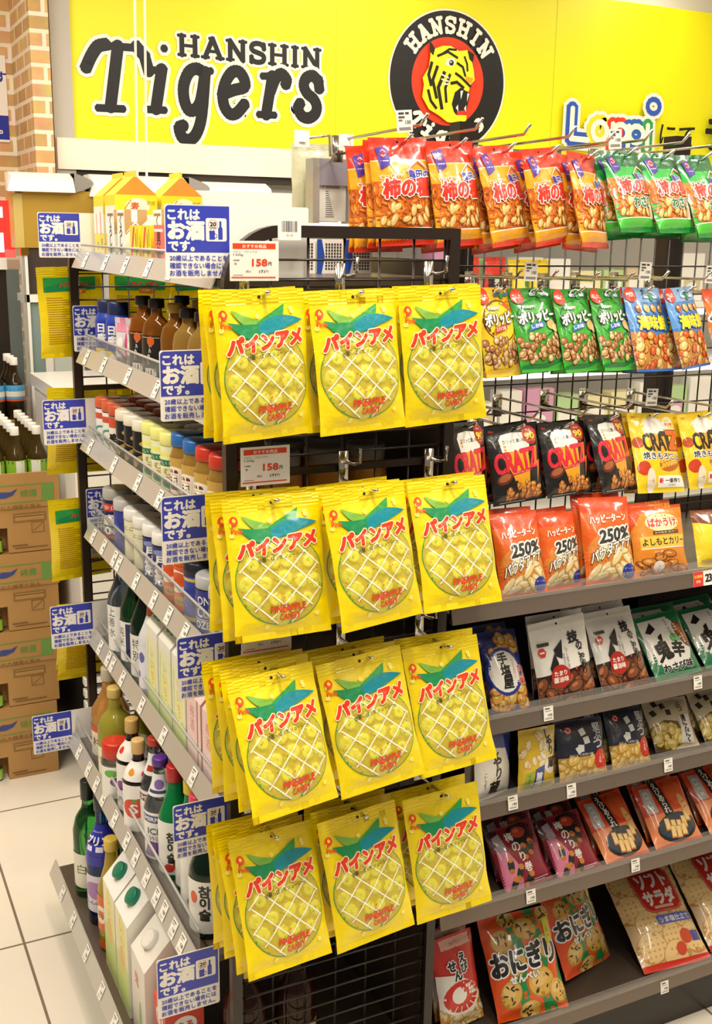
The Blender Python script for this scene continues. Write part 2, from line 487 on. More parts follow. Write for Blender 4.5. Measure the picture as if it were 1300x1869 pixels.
ROW = ['top', 'second', 'third', 'bottom']; CN = ['left', 'middle', 'right']
pine_pose = [(.593, 1.497, 1.447, 10.8, -5.3, -1.4), (.752, 1.504, 1.446, 6.2, -8.7, -1.5), (.910, 1.523, 1.448, 2.6, -5.3, -2.6),
             (.602, 1.461, 1.149, -1.0, -14.3, -.4), (.762, 1.445, 1.153, 8.4, -14.4, -1.7), (.922, 1.467, 1.150, 4.3, -18.4, .6),
             (.596, 1.396, .893, 11.6, -21.7, .9), (.761, 1.427, .883, 1.9, -19.3, -3.8), (.913, 1.444, .875, 5.3, -19.4, -.1),
             (.593, 1.410, .614, 10.4, -23.2, 3.8), (.756, 1.431, .603, 7.2, -18.7, -.1), (.919, 1.450, .596, 2.5, -16.1, -.5)]
BEHIND = [2, 1, 1, 2, 2, 1, 3, 2, 1, 3, 2, 1]
ORD = ['', 'second', 'third', 'fourth', 'fifth']
PG = 'pineapple candy bags on the end stand'
for n, (x, y, z, yw, tl, rl) in enumerate(pine_pose):
    r_, c_ = divmod(n, 3)
    o = take(PINE[n % 3]); pose(o, (x, y, z), yw, tl, rl)
    tag(o, 'front yellow pineapple candy bag in the %s row, %s hook of the end stand' % (ROW[r_], CN[c_]), 'candy bag', PG)
    top_y = y - sin(R(tl)) * .2; hz = z + cos(R(tl)) * .2
    rr = random.Random(n + 40)
    for k in range(1, BEHIND[n] + 1):
        f = k / (BEHIND[n] + 1)
        ty = top_y + (1.588 - top_y) * f * .9
        t2 = tl * (1 - f) - 1.5
        o = take(PINE[(n + k) % 3])
        zz = hz - cos(R(t2)) * .2 + rr.uniform(-.004, .006); xx = .592 + .163 * c_
        pose(o, (xx + (x - xx) * (1 - f) - .004 * k, ty + sin(R(t2)) * .2, zz), yw * (1 - f) + rr.uniform(-3, 2), t2, rl * .4 + rr.uniform(-1.5, 1.5))
        tag(o, 'yellow pineapple candy bag, %s from the front, %s hook, %s row' % (ORD[k], CN[c_], ROW[r_]), 'candy bag', PG)

# ------------------------------------------------------------------ the end stand that carries the candy
def end_stand(Yp, front, label, full=True):
    """wire-mesh end panel in a dark tube frame; front = -1 faces the camera, +1 faces away"""
    x0, x1, zt, zb, r, t = .562, .970, 1.751, .07, .085, .018
    st = empty('end_stand', ((x0 + x1) / 2, Yp, 0))
    dk = mat('#2b2019', 'plastic')
    bm = bmesh.new()
    path = [(x0 + t / 2, zb)] + [(x0 + t / 2 + r - r * cos(R(a)), zt - t / 2 - r + r * sin(R(a))) for a in range(0, 91, 10)] + [(x1 - t / 2, zt - t / 2), (x1 - t / 2, zb)]
    # square tube swept along the outline
    ring = []
    for i, (x, z) in enumerate(path):
        a = Vector((x, z)); p = Vector(path[max(0, i - 1)]); q = Vector(path[min(len(path) - 1, i + 1)])
        d = ((a - p).normalized() + (q - a).normalized()).normalized() if 0 < i < len(path) - 1 else (q - p).normalized()
        n = Vector((-d.y, d.x)); m = t / 2 * (1.414 if i == len(path) - 2 else 1)
        ring.append([bm.verts.new((a.x + n.x * m * s - (x0 + x1) / 2, y, a.y + n.y * m * s)) for s, y in ((-1, -.009), (1, -.009), (1, .009), (-1, .009))])
    for A, B in zip(ring, ring[1:]):
        for k in range(4): bm.faces.new((A[k], A[(k + 1) % 4], B[(k + 1) % 4], B[k]))
    bm.faces.new(ring[0]); bm.faces.new(ring[-1][::-1]); bmesh.ops.recalc_face_normals(bm, faces=bm.faces)
    mesh_obj('frame', bm, dk, st, smooth=False)
    bm = bmesh.new(); cx = (x0 + x1) / 2
    box(bm, x0 - cx, x1 - cx, -.02, .03, zb - .07, zb)
    mesh_obj('foot_rail', bm, dk, st, smooth=False)
    bm = bmesh.new(); xs = [x0 + t + .062 * i for i in range(1, 6)] + [x0 + t + .004, x1 - t - .004]
    for x in xs:
        top = zt - t
        if x < x0 + r: top = zt - t - (r - t) + math.sqrt(max(0, (r - t) ** 2 - (x0 + r - x) ** 2))
        tube(bm, [(x - cx, .003, zb), (x - cx, .003, top)], .0021, 6)
    z = 1.7
    while z > zb:
        tube(bm, [(x0 + t - cx, -.001, z), (x1 - t - cx, -.001, z)], .0021, 6); z -= .0305
    mesh_obj('wire_mesh', bm, dk, st)
    for zr in (1.653, 1.372, 1.098, .825):
        bm = bmesh.new(); box(bm, x0 + t - cx, x1 - t - cx, -.004, .006, zr - .009, zr + .003)
        mesh_obj('cross_bar', bm, dk, st, smooth=False)
    tag(st, label, 'display stand')
    return st
end_stand(1.609, -1, 'dark brown wire mesh end stand holding the near rows of yellow candy bags')
end_stand(2.69, 1, 'dark brown wire mesh end panel at the far end of the liquor shelves')

def make_hook(L):
    """chrome slide-on hook: bracket plate, goods rod and a small upturned tag rod; rod tip towards -Y from the origin"""
    bm = bmesh.new()
    tube(bm, [(0, 0, 0), (0, -L + .012, .004), (0, -L, .009)], .0031, 8)
    o = mesh_obj('display_hook', bm, mat('#d8d4cc', 'chrome'))
    bm = bbox(-.008, .008, -.001, .003, -.012, .048, .0015)
    mesh_obj('bracket', bm, mat('#d8d4cc', 'chrome'), o)
    bm = bmesh.new()
    tube(bm, [(.006, 0, .03), (.010, -.022, .030), (.0125, -.034, .034), (.0135, -.036, .058)], .0032, 8)
    mesh_obj('tag_rod', bm, mat('#d8d4cc', 'chrome'), o)
    return o
HK = {}
for n, (x, y, z, yw, tl, rl) in enumerate(pine_pose):
    r_, c_ = divmod(n, 3)
    hy = y - sin(R(tl)) * .2045; hz = z + cos(R(tl)) * .2045 - .001
    L = round(1.598 - hy + .02, 2)
    if L not in HK: HK[L] = make_hook(L)
    h = take(HK[L])
    h.location = (x, 1.597, hz)
    tag(h, 'chrome hook carrying the %s row, %s stack of candy bags' % (ROW[r_], CN[c_]), 'hook', 'chrome hooks on the end stand')

def candy_card():
    w, h = 76, 57
    return w, h, [('r', 4.5, 45.6, 71, 53.5, '#e2491f'), ('t', 'おすすめ商品', 38, 49.4, 5, '#fdeee0', {'bold': .02, 'w': 37}),
        ('t', 'パイン　パインアメ', 23.5, 41.6, 3.3, '#2a221d', {'w': 37}), ('t', '120g', 13, 37, 3.6, '#2a221d', {'w': 15}),
        ('t', '本体価格', 10, 29.6, 1.9, '#2a221d', {'w': 9.5, 'bold': .02}), ('t', '組', 8.6, 24.6, 3.4, '#2a221d'),
        ('t', '158', 46, 26.3, 9.6, '#df4a22', {'bold': .045, 'w': 23}), ('t', '円', 62, 24.6, 5.2, '#2a221d', {'bold': .02}),
        ('t', '(税込', 28.5, 13.6, 4, '#2a221d', {}), ('t', '171', 49.5, 13.6, 3.7, '#2a221d', {'bold': .03, 'w': 8.6}), ('t', '円)', 57.6, 13.6, 4, '#2a221d', {}),
        ('r', 4.5, 8.2, 20, 8.9, '#6a5f58'), ('r', 2, 4.3, 71, 6, '#e2491f')]
w_, h_, ca_ = candy_card(); bm, m = card_bm(w_, h_, ca_, base='#f5efe4', fin='plastic')
CARD = mesh_obj('price_card', bm, m, smooth=False)
for (tlx, tly), (blx, bly), yy, lab in (((422, 439.2), (420, 513), 1.552, 'white and orange price card clipped above the top row of candy bags'),
                                    ((438, 818), (440, 889), 1.552, 'white and orange price card clipped above the second row of candy bags'),
                                    ((440, 1128), (441, 1198), 1.548, 'white and orange price card half hidden above the third row of candy bags')):
    o = take(CARD); p = at(tlx, tly, Y=yy); q = at(blx, bly, Y=yy); k = (p.z - q.z) / .057
    o.location = (q.x, yy, q.z); o.scale = (k, 1, k)
    tag(o, lab, 'price card', 'price cards on the end stand')
r = random.Random(2); bars = [('r', 6 + i * 1.0, 12, 6 + i * 1.0 + r.choice((.3, .5, .7)), 28, r.choice(('#2a2a33', '#3b4a60', '#4a3a36'))) for i in range(26)]
bm, m = card_bm(38, 32, bars + [('t', '01-10', 19, 7, 3.6, '#4a423c', {'w': 10})], base='#f4f0e6')
o = mesh_obj('barcode_tag', bm, m, smooth=False); o.location = at(507.5, 438, Y=1.598); tag(o, 'small white barcode tag taped on the top bar of the end stand', 'tag')

# ------------------------------------------------------------------ the liquor rack on the aisle side
SH = [(1.672, .552, 1.656, 1.706), (1.458, .552, 1.441, 1.505), (1.252, .552, 1.236, 1.290), (1.036, .552, 1.019, 1.098), (.764, .552, .747, .812), (.502, .490, .485, .562), (.158, .425, .138, None)]
YN, YF = 1.634, 2.60
SN = ['top', 'second', 'third', 'fourth', 'fifth', 'sixth', 'bottom']
rack = empty('liquor_rack', (.76, 2.1, 0)); tag(rack, 'dark brown rack of seven liquor shelves with sloping clear price rails', 'shelf rack')
inv = Vector((-.76, -2.1, 0))
def rk(name, bm, m, parent=rack, smooth=False, loc=None):
    o = mesh_obj(name, bm, m, parent, smooth=smooth)
    if parent is rack: o.location = inv
    return o
DKB = mat('#3a2e26', 'plastic')
rk('back_panel', bbox(.955, .968, 1.63, 2.64, .1, 1.70, .002), DKB)
rk('base', bbox(.47, .968, 1.66, 2.62, 0, .138, .003), mat('#41362d', 'plastic'))
for zs, xl, zl, zg in SH:
    s = rk('shelf', bbox(xl + .012, .954, YN, YF, zs - .013, zs, .002), mat('#54473c', 'plastic'))
    bm = bmesh.new()
    prof = [(xl, zl), (xl + .017, zl + .037), (xl + .0195, zl + .036), (xl + .0025, zl - .001)]
    A = [bm.verts.new((x, YN, z)) for x, z in prof]; B = [bm.verts.new((x, YF + .01, z)) for x, z in prof]
    for i in range(4): bm.faces.new((A[i], A[(i + 1) % 4], B[(i + 1) % 4], B[i]))
    bm.faces.new(A[::-1]); bm.faces.new(B); bmesh.ops.recalc_face_normals(bm, faces=bm.faces)
    mesh_obj('price_rail', bm, mat('#c2beb6', 'chromeplastic'), s, smooth=False)
    if zg:
        mesh_obj('guard', bbox(xl + .022, xl + .0245, YN, YF, zs, zg, 0), mat('#e6ebe8', 'clear'), s, smooth=False)
        bm = bmesh.new(); tube(bm, [(xl + .0232, YN, zg), (xl + .0232, YF, zg)], .0028, 6)
        mesh_obj('guard_edge', bm, mat('#b8b6b0', 'plastic'), s)

# little price tags in the rails
def tag_art(seed):
    r = random.Random(seed); a = [('r', 2, 24, 16, 26, '#5a534c'), ('r', 2, 20, 12, 21.4, '#8a8178')]
    a += [('t', '%d' % (118 + seed % 5 * 20), 14.5, 13.5, 5.2, '#3a342f', {'bold': .02}), ('r', 3, 5, 19, 6, '#9a9188'), ('r', 3, 2.6, 14, 3.5, '#9a9188')]
    return a
TAGP = []
for s_ in range(3):
    bm, m = card_bm(22, 29, tag_art(s_), th=.0006, base='#f6f1e6'); TAGP.append(mesh_obj('price_tag', bm, m, smooth=False))
TPOS = [[2.50, 2.32, 2.16, 2.0, 1.86], [2.53, 2.37, 2.17, 1.97, 1.83], [2.53, 2.31, 2.12, 1.97, 1.80], [2.54, 2.44, 2.34, 2.30, 2.16, 2.03, 1.93, 1.83], [2.52, 2.44, 2.40, 2.31, 2.15, 1.99, 1.80],
        [2.52, 2.42, 2.34, 2.27, 2.17, 2.07, 2.00, 1.92, 1.85, 1.80, 1.74, 1.69], [2.48, 2.36, 2.22, 2.08, 1.97, 1.84]]
RS = math.degrees(math.atan2(.017, .037))
for i, ys in enumerate(TPOS):
    zs, xl, zl, zg = SH[i]
    for j, y in enumerate(ys):
        o = take(TAGP[(i + j) % 3])
        o.matrix_world = Matrix.Translation((xl - .0006, y, zl + .003)) @ Matrix.Rotation(R(-90), 4, 'Z') @ Matrix.Rotation(R(-RS), 4, 'X') @ Matrix.Translation((-.013, 0, .001)) @ Matrix.Diagonal((1.2, 1, 1.15, 1))
        tag(o, 'small white price tag, number %d from the far end on the %s liquor shelf rail' % (j + 1, SN[i]), 'price tag', 'price tags on the liquor rails')

# notice cards standing out from the shelf ends
def sake_art():
    b, w = '#3a44b4', '#f4efe6'
    return [('p', [(1.2, 38), (101, 38), (101, 106)] + rrect(1.2, 38, 101, 106, 6)[10:15], b),
            ('t', 'これは', 29.5, 93, 14.5, w, {'bold': .05, 'w': 49}), ('t', 'お酒', 33, 70, 26, w, {'bold': .06, 'w': 55}), ('t', 'です。', 25, 47.4, 14.2, w, {'bold': .05, 'w': 40}),
            ('r', 63.5, 54.5, 96.5, 88.5, w, 3), ('e', 75, 78.6, 7.4, 7.8, '#d9562c'), ('e', 75, 78.6, 6.7, 7.1, w), ('t', '20', 75, 79.6, 6, '#2a1a1a', {'bold': .05, 'w': 9.6}), ('r', 70.4, 73.6, 79.6, 75, '#5a4a44'),
            ('r', 69, 57, 77.6, 68, b), ('e', 71, 68.4, 2.4, 2.2, b), ('e', 75.4, 68.4, 2.6, 2, b), ('e', 78.4, 62.4, 3.1, 3.6, b), ('e', 78.6, 62.4, 1.8, 2.3, w), ('r', 69, 57, 77.6, 68, b),
            ('p', [(83, 57.2), (90, 57.2), (90, 73), (88.2, 76.5), (88.2, 84), (85, 84), (85, 76.5), (83, 73)], b),
            ('t', '20歳以上であることを', 52, 29.8, 8.4, b, {'bold': .022, 'w': 91}), ('t', '確認できない場合には', 51.5, 18.8, 8.6, b, {'bold': .022, 'w': 90}), ('t', 'お酒を販売しません。', 50.5, 7.8, 8.6, b, {'bold': .022, 'w': 89})]
def sake_sign(full):
    w = 232 if full else 103
    bm, m = card_bm(w, 107.5, sake_art(), th=.0009, base='#f4efe6', corner=4, fin='plastic'); return mesh_obj('notice_card', bm, m, smooth=False)
SGL, SGS = sake_sign(True), sake_sign(False)
def sign_at(tl, bl, Y, proto, lab):
    o = take(proto); p = at(*tl, Y=Y); q = at(*bl, Y=Y); k = (p.z - q.z) / .1075
    o.location = (q.x, Y, q.z); o.scale = (k, 1, k)
    tag(o, lab, 'notice card', 'blue age notice cards')
for i, (tl, bl, pr) in enumerate((((302, 372), (303, 508), SGL), ((293, 640), (294, 770), SGS), ((295, 908), (297, 1032), SGS), ((323, 1165), (325, 1279), SGS), ((316, 1472), (318, 1571), SGS), ((287, 1754), (289, 1862), SGS))):
    sign_at(tl, bl, 1.6325, pr, 'blue and white liquor notice card at the near end of the %s liquor shelf' % (SN + ['lowest'])[i if i < 5 else 5])
for i, (tl, bl, pr, yy) in enumerate((((68, 387), (72, 470), SGL, 2.6115), ((132, 558), (136, 642), SGS, 2.625), ((77, 731), (81, 813), SGL, 2.6115), ((156, 893), (160, 973), SGS, 2.625), ((92, 1108), (95, 1185), SGL, 2.6115), ((61, 1308), (62, 1378), SGL, 2.6115))):
    sign_at(tl, bl, yy, pr, 'blue and white liquor notice card at the far end of the %s liquor shelf' % SN[i])

# ---- bottles, cups and cartons
PROF = {'bottle': [(0, 0), (.9, 0), (1, .02), (1, .5), (.95, .57), (.62, .68), (.42, .76), (.36, .84), (.36, .93)],
        'soju': [(0, 0), (.9, 0), (1, .03), (1, .5), (.96, .56), (.72, .66), (.5, .76), (.4, .86), (.38, .92)],
        'cup': [(0, 0), (.93, 0), (1, .03), (1, .8), (.97, .86)], 'jar': [(0, 0), (.93, 0), (1, .04), (1, .68), (.9, .76), (.86, .86)],
        'flask': [(0, 0), (.94, 0), (1, .03), (1, .58), (.86, .70), (.42, .79), (.36, .83), (.36, .92)], 'bcan': [(0, 0), (.9, 0), (1, .03), (1, .68), (.78, .8), (.76, .87)],
        'wine': [(0, 0), (.92, 0), (1, .02), (1, .58), (.8, .68), (.42, .76), (.36, .80), (.36, .95)]}
CAPR = {'bottle': .42, 'soju': .47, 'cup': 1.03, 'jar': .93, 'flask': .45, 'bcan': .82, 'wine': .42}
def prof_r(shape, f):
    P_ = PROF[shape]
    for (r0, z0), (r1, z1) in zip(P_, P_[1:]):
        if z0 <= f <= z1 and z1 > z0: return r0 + (r1 - r0) * (f - z0) / (z1 - z0)
    return P_[-1][0]
def bottle(name, shape, r, h, glass, fin, cap, labels=(), sy=1., capfin='plastic', caph=None, capart=None):
    """labels: (z0, z1 as fractions, half-width degrees, base colour, artwork 100 wide)"""
    bm = bmesh.new(); P_ = PROF[shape]; pts = []
    for (a, b), (c, d) in zip(P_, P_[1:]):
        for t in (0, .5): pts.append((a + (c - a) * t, b + (d - b) * t))
    pts += [P_[-1], (0, P_[-1][1])]
    lathe(bm, [(q * r, z * h) for q, z in pts], 28, sy=sy)
    o = mesh_obj(name, bm, mat(glass, fin))
    ct = caph or (1 - P_[-1][1] + .03); cr = CAPR[shape] * r; z0 = (1 - ct) * h
    bm = bmesh.new(); lathe(bm, [(0, z0), (cr, z0), (cr * 1.02, z0 + .001), (cr, h - .003), (cr * .93, h), (cr * .8, h + .0004), (0, h)], 26, sy=1 if shape != 'flask' else 1)
    ms = [mat(cap, capfin)]
    mesh_obj('lid' if shape in ('cup', 'jar') else 'cap', bm, ms, o)
    for n, (f0, f1, half, base, art) in enumerate(labels):
        HH_ = (f1 - f0) * h * 1000; n_a = 14
        def fn(x, y, off):
            z = f0 * h + y / 1000 * 1.; rr = prof_r(shape, z / h) * r + .0007 + off; a = R((x / 50 - 1) * half)
            return Vector((rr * sin(a), -rr * cos(a) * sy - (off if sy < 1 else 0), z))
        W_mm = 100
        b2, m2 = art_mesh([('r', 0, 0, 100, HH_, base)] + [tuple(q) for q in art], fn, 100, HH_, 'plastic', cuts=(n_a, 6 if prof_r(shape, f0) != prof_r(shape, f1) else 2), off0=.0002)
        mesh_obj('label', b2, m2, o)
    return o
def vt(s, x, y, h, c, v=1.15, **o): return ('t', s, x, y, h, c, dict(v=v, **o))
def gable(name, w, d, h, base, roofcol, front=(), left=(), gh=.04, cap=None):
    """milk-carton pack: gable ridge along Y; prints in millimetres on the -Y and -X faces"""
    bm = bmesh.new(); x, y = w / 2, d / 2
    v = [bm.verts.new(p) for p in ((-x, -y, 0), (x, -y, 0), (x, y, 0), (-x, y, 0), (-x, -y, h), (x, -y, h), (x, y, h), (-x, y, h))]
    for q in ((0, 1, 5, 4), (1, 2, 6, 5), (2, 3, 7, 6), (3, 0, 4, 7), (3, 2, 1, 0)): bm.faces.new([v[i] for i in q])
    e = .18 * d
    p0, p1 = bm.verts.new((0, -y + .004, h + gh)), bm.verts.new((0, y - .004, h + gh))
    for q in ((v[4], v[5], p0), (v[6], v[7], p1)):
        f = bm.faces.new(q); f.material_index = 2
    for q in ((v[5], v[6], p1, p0), (v[7], v[4], p0, p1)):
        f = bm.faces.new(q); f.material_index = 1
    bmesh.ops.recalc_face_normals(bm, faces=bm.faces)
    ms = [mat(base, 'plastic'), mat(roofcol, 'plastic'), mat('#d78a24', 'plastic')]
    for art, fn, ww in ((front, lambda X, Y_, o: Vector((X / 1000 - x, -y - o, Y_ / 1000)), w), (left, lambda X, Y_, o: Vector((-x - o, y - X / 1000, Y_ / 1000)), d)):
        if art: b2, m2 = art_mesh(art, fn, ww * 1000, h * 1000, 'plastic'); ms = merge(bm, ms, b2, m2)
    o = mesh_obj(name, bm, ms, smooth=False)
    bm = bmesh.new(); box(bm, -.002, .002, -y + .003, y - .003, h + gh - .004, h + gh + .009)
    mesh_obj('ridge_seal', bm, mat(roofcol, 'plastic'), o, smooth=False)
    return o
def slant(name, w, d, h, base, top, front=(), left=(), cap='#17795a', capz=.4, drop=.05, capr=.0145):
    """slant-top spirit pack, pour cap on the slope that faces -X"""
    bm = bmesh.new(); x, y = w / 2, d / 2
    V = lambda *p: bm.verts.new(p)
    b_ = [V(-x, -y, 0), V(x, -y, 0), V(x, y, 0), V(-x, y, 0)]; t_ = [V(-x, -y, h - drop), V(x * .25, -y, h), V(x, -y, h), V(x, y, h), V(x * .25, y, h), V(-x, y, h - drop)]
    for q in ((b_[0], b_[1], t_[2], t_[1], t_[0]), (b_[1], b_[2], t_[3], t_[2]), (b_[2], b_[3], t_[5], t_[4], t_[3]), (b_[3], b_[0], t_[0], t_[5])): bm.faces.new(q)
    f = bm.faces.new((t_[0], t_[1], t_[4], t_[5])); f.material_index = 1; f = bm.faces.new((t_[1], t_[2], t_[3], t_[4])); f.material_index = 1; bm.faces.new(b_[::-1])
    bmesh.ops.recalc_face_normals(bm, faces=bm.faces); ms = [mat(base, 'plastic'), mat(top, 'plastic')]
    for art, fn, ww in ((front, lambda X, Y_, o: Vector((X / 1000 - x, -y - o, Y_ / 1000)), w), (left, lambda X, Y_, o: Vector((-x - o, y - X / 1000, Y_ / 1000)), d)):
        if art: b2, m2 = art_mesh(art, fn, ww * 1000, (h - drop) * 1000, 'plastic'); ms = merge(bm, ms, b2, m2)
    o = mesh_obj(name, bm, ms, smooth=False)
    n = Vector((-drop, 0, x * 1.25)).normalized(); c = Vector((-x + x * 1.25 * .5, 0, h - drop * .5))
    bm = bmesh.new(); tube(bm, [c - n * .003, c + n * .012, c + n * .0135], [capr, capr * .96, capr * .8], 20)
    mesh_obj('cap', bm, mat(cap, 'plastic'), o)
    return o
def pack(name, w, d, h, base, front=(), left=(), topcol=None, fin='plastic'):
    bm = bmesh.new(); x, y = w / 2, d / 2; fs = box(bm, -x, x, -y, y, 0, h)
    if topcol: fs[5].material_index = 1
    bmesh.ops.recalc_face_normals(bm, faces=bm.faces); ms = [mat(base, fin), mat(topcol or base, fin)]
    for art, fn, ww in ((front, lambda X, Y_, o: Vector((X / 1000 - x, -y - o, Y_ / 1000)), w), (left, lambda X, Y_, o: Vector((-x - o, y - X / 1000, Y_ / 1000)), d)):
        if art: b2, m2 = art_mesh(art, fn, ww * 1000, h * 1000, fin); ms = merge(bm, ms, b2, m2)
    return mesh_obj(name, bm, ms, smooth=False)

# prototypes ---------------------------------------------------------
barley_l = [('r', 0, 60, 90, 118, '#f6eedd'), ('s', [(22, 100), (24, 62)], 7, '#e2747a'), ('s', [(60, 104), (62, 60)], 7, '#de5f74'), ('s', [(28, 40), (32, 12)], 6, '#5a68b4'), ('s', [(64, 48), (70, 10)], 6, '#5a68b4'), ('r', 0, 0, 90, 26, '#f3e38a')]
barley_f = [('e', 48, 118, 26, 16, '#f8eec8'), ('t', '麦', 42, 116, 18, '#c8501e', {'bold': .03}), ('s', [(20, 112), (34, 130)], 2.2, '#d07a1e'), ('t', '麦焼', 76, 124, 9, '#a98a1e'), ('r', 0, 40, 90, 100, '#f6eedd')]
BARLEY = gable('barley_carton', .09, .088, .140, '#f1d92c', '#ecd23c', barley_f, barley_l)
KURO = pack('sake_pack', .046, .058, .108, '#f4efe2', [('p', [(0, 60), (20, 84), (30, 74), (46, 88), (46, 108), (0, 108)], '#c09a6a'), ('p', [(4, 62), (22, 86), (42, 62)], '#f6f1e6'), ('s', [(2, 60), (22, 80), (46, 56)], 1.4, '#7a4a2a'), ('r', 14, 84, 26, 108, '#f6f1e6'), ('t', '酒', 23, 30, 20, '#3a2a20')],
            [vt('くろしお', 28, 86, 20, '#1e1a17', v=1.02, bold=.03), ('r', 6, 96, 52, 101, '#8a6a3a'), ('e', 40, 10, 5, 5, '#d84a2a'), ('p', [(44, 4), (54, 4), (49, 18)], '#5aa88a')], '#f4efe2')
YEL = pack('spirit_pack', .05, .062, .077, '#efd61c', [('r', 8, 12, 42, 60, '#f3e04a')], [('p', [(4, 20), (14, 20), (34, 74), (24, 74)], '#dc3a1e'), ('s', [(44, 8), (40, 62)], 3, '#4a3a1a'), ('t', '麦', 50, 30, 12, '#3a2f16'), ('s', [(52, 40), (52, 70)], 2, '#7a2a1a')], '#f2e9c8')
REDP = pack('plum_pack', .05, .058, .078, '#e86a62', [], [('r', 2, 66, 56, 71, '#f6e9e0'), vt('男梅', 28, 54, 22, '#1e1a17', bold=.03), ('r', 4, 4, 54, 18, '#f3b6b0')], '#f4e9e0')
BCAN = bottle('bottle_can', 'bcan', .028, .131, '#2c46b0', 'plastic', '#27305a', [(.02, .2, 120, '#d9c23c', [('e', 55, 10, 12, 8, '#f4efe6')]), (.22, .66, 120, '#2a3fa8', [vt('日盛', 50, 42, 18, '#f4f1ea', bold=.04), ('t', '吟醸', 22, 26, 9, '#f4f1ea'), ('e', 80, 20, 7, 6, '#f4f1ea')])], caph=.2)
def pouch(seed, body, cap, strip, wmm=58, hmm=104):
    o = make_bag('drink_pouch', wmm, hmm, 26, body, [('r', 6, hmm * .72, wmm - 6, hmm * .88, cap), ('e', wmm * .4, hmm * .5, 9, 12, '#f7efe8'), ('r', wmm * .62, 8, wmm * .84, hmm * .7, strip), ('e', wmm * .36, 20, 7, 8, '#f4f4f0')], rt=2, rb=1, seed=seed, top=cap, nx=8, ny=12, hole=False)
    return o
POUCH = pouch(4, '#d9d2d6', '#e58aa6', '#e0457a')
WL = [(.03, .56, 62, '#26221f', [('t', 'ブラック', 46, 48, 11, '#f3ece0', {'bold': .03, 'rot': 78}), ('e', 52, 72, 12, 9, '#d8642a'), ('r', 30, 6, 68, 20, '#f3ece0'), ('r', 18, 78, 80, 79.5, '#c9a24a'), ('r', 35, 8, 37, 18, '#222222'), ('r', 42, 8, 44, 18, '#222222'), ('r', 50, 8, 54, 18, '#222222'), ('r', 60, 8, 61, 18, '#222222')])]
WHB = bottle('whisky_flask', 'flask', .034, .156, '#9a5a12', 'amber', '#1c1917', WL, sy=.6, capfin='plastic')
WHG = bottle('whisky_flask', 'flask', .034, .153, '#a86a1c', 'amber', '#b8913a', [(.06, .3, 50, '#e8c22c', [('t', '角', 50, 18, 20, '#3a2412', {'bold': .03})])], sy=.6)
WHC = bottle('whisky_flask', 'flask', .033, .150, '#c59a4a', 'amber', '#1c1917', [(.05, .5, 46, '#1f2622', [('r', 12, 10, 88, 66, '#e6ddc4'), ('p', [(40, 20), (62, 20), (56, 58), (46, 58)], '#3a2a22'), ('r', 14, 54, 86, 62, '#b8342a')])], sy=.6)
def cup(name, lid, body, bfin, lab, labart, r=.031, h=.112, shape='cup', f=(.06, .78), lf='plastic', half=150):
    return bottle(name, shape, r, h, body, bfin, lid, [(*f, half, lab, labart)], capfin=lf, caph=.2 if shape == 'cup' else .18)
C_OR = cup('sake_cup', '#d5603a', '#d8dcd4', 'glass', '#f1efe6', [('e', 50, 30, 16, 13, '#5aa08a'), ('e', 50, 30, 10, 8, '#f1efe6'), ('r', 0, 58, 100, 72, '#d5532e')], r=.03)
C_TI = cup('sake_cup', '#cf5a34', '#d8dcd4', 'glass', '#f0e9d8', [vt('寿', 50, 30, 26, '#1f1a16', bold=.04), ('r', 0, 56, 100, 80, '#d0572c'), ('e', 30, 14, 9, 5, '#d8b22c')], r=.03)
C_BK = cup('shochu_cup', '#efe6d0', '#232326', 'plastic', '#1e1f22', [('p', [(20, 10), (60, 40), (44, 8)], '#b8944a'), ('s', [(16, 52), (80, 30)], 2.2, '#b8944a'), ('e', 60, 58, 10, 6, '#c9a24a')], r=.032)
C_GR = cup('shochu_cup', '#f0ee8c', '#e8efb0', 'plastic', '#eef0c4', [('r', 0, 48, 100, 60, '#2f7a4c'), ('t', 'いいちこ', 50, 54, 8, '#f4f1e6'), ('e', 55, 14, 15, 8, '#2f8a52'), vt('むぎ', 50, 38, 12, '#c9862c'), ('r', 0, 66, 100, 74, '#f3ef6a')], r=.031, h=.118)
def jar(lid): return cup('spirit_jar', lid, '#d2a24a', 'amber', '#c9a24e', [('e', 42, 36, 30, 26, '#f2ead8'), ('p', rrect(30, 18, 50, 56, 4), '#7a2a1a'), vt('国', 40, 37, 24, '#f2ead8', bold=.03), ('t', 'ウイスキー', 70, 52, 6, '#5a3a1a', {'rot': -60}), ('e', 88, 52, 12, 7, '#c8503a')], r=.034, h=.128, shape='jar', f=(.05, .66), half=110)
J_BL, J_RD = jar('#2f6ab0'), jar('#cf3a28')
C_300 = cup('sake_cup', '#d8d4c8', '#27316e', 'plastic', '#1f2858', [('r', 0, 66, 100, 84, '#cf3a28'), ('t', '辛口', 50, 75, 11, '#f4efe6'), vt('盛', 48, 46, 24, '#f4f1ea', bold=.04), ('t', '300', 46, 20, 18, '#f4f1ea', {'bold': .04}), ('r', 0, 2, 100, 9, '#cf3a28')], r=.034, h=.125, lf='clearlid')
C_BL = cup('sake_cup', '#e9e6de', '#3a44a0', 'plastic', '#39429c', [('r', 66, 10, 96, 40, '#e8e6ee'), ('e', 34, 50, 14, 14, '#5560b8')], r=.033, h=.12, lf='clearlid')
C_YW = cup('sake_cup', '#efece4', '#d9d8c4', 'plastic', '#ece6c2', [('t', 'にごり', 50, 70, 9, '#4a4438'), ('r', 8, 10, 30, 54, '#e2c23a'), vt('原酒', 62, 52, 17, '#2a2620', bold=.03)], r=.032, h=.118)
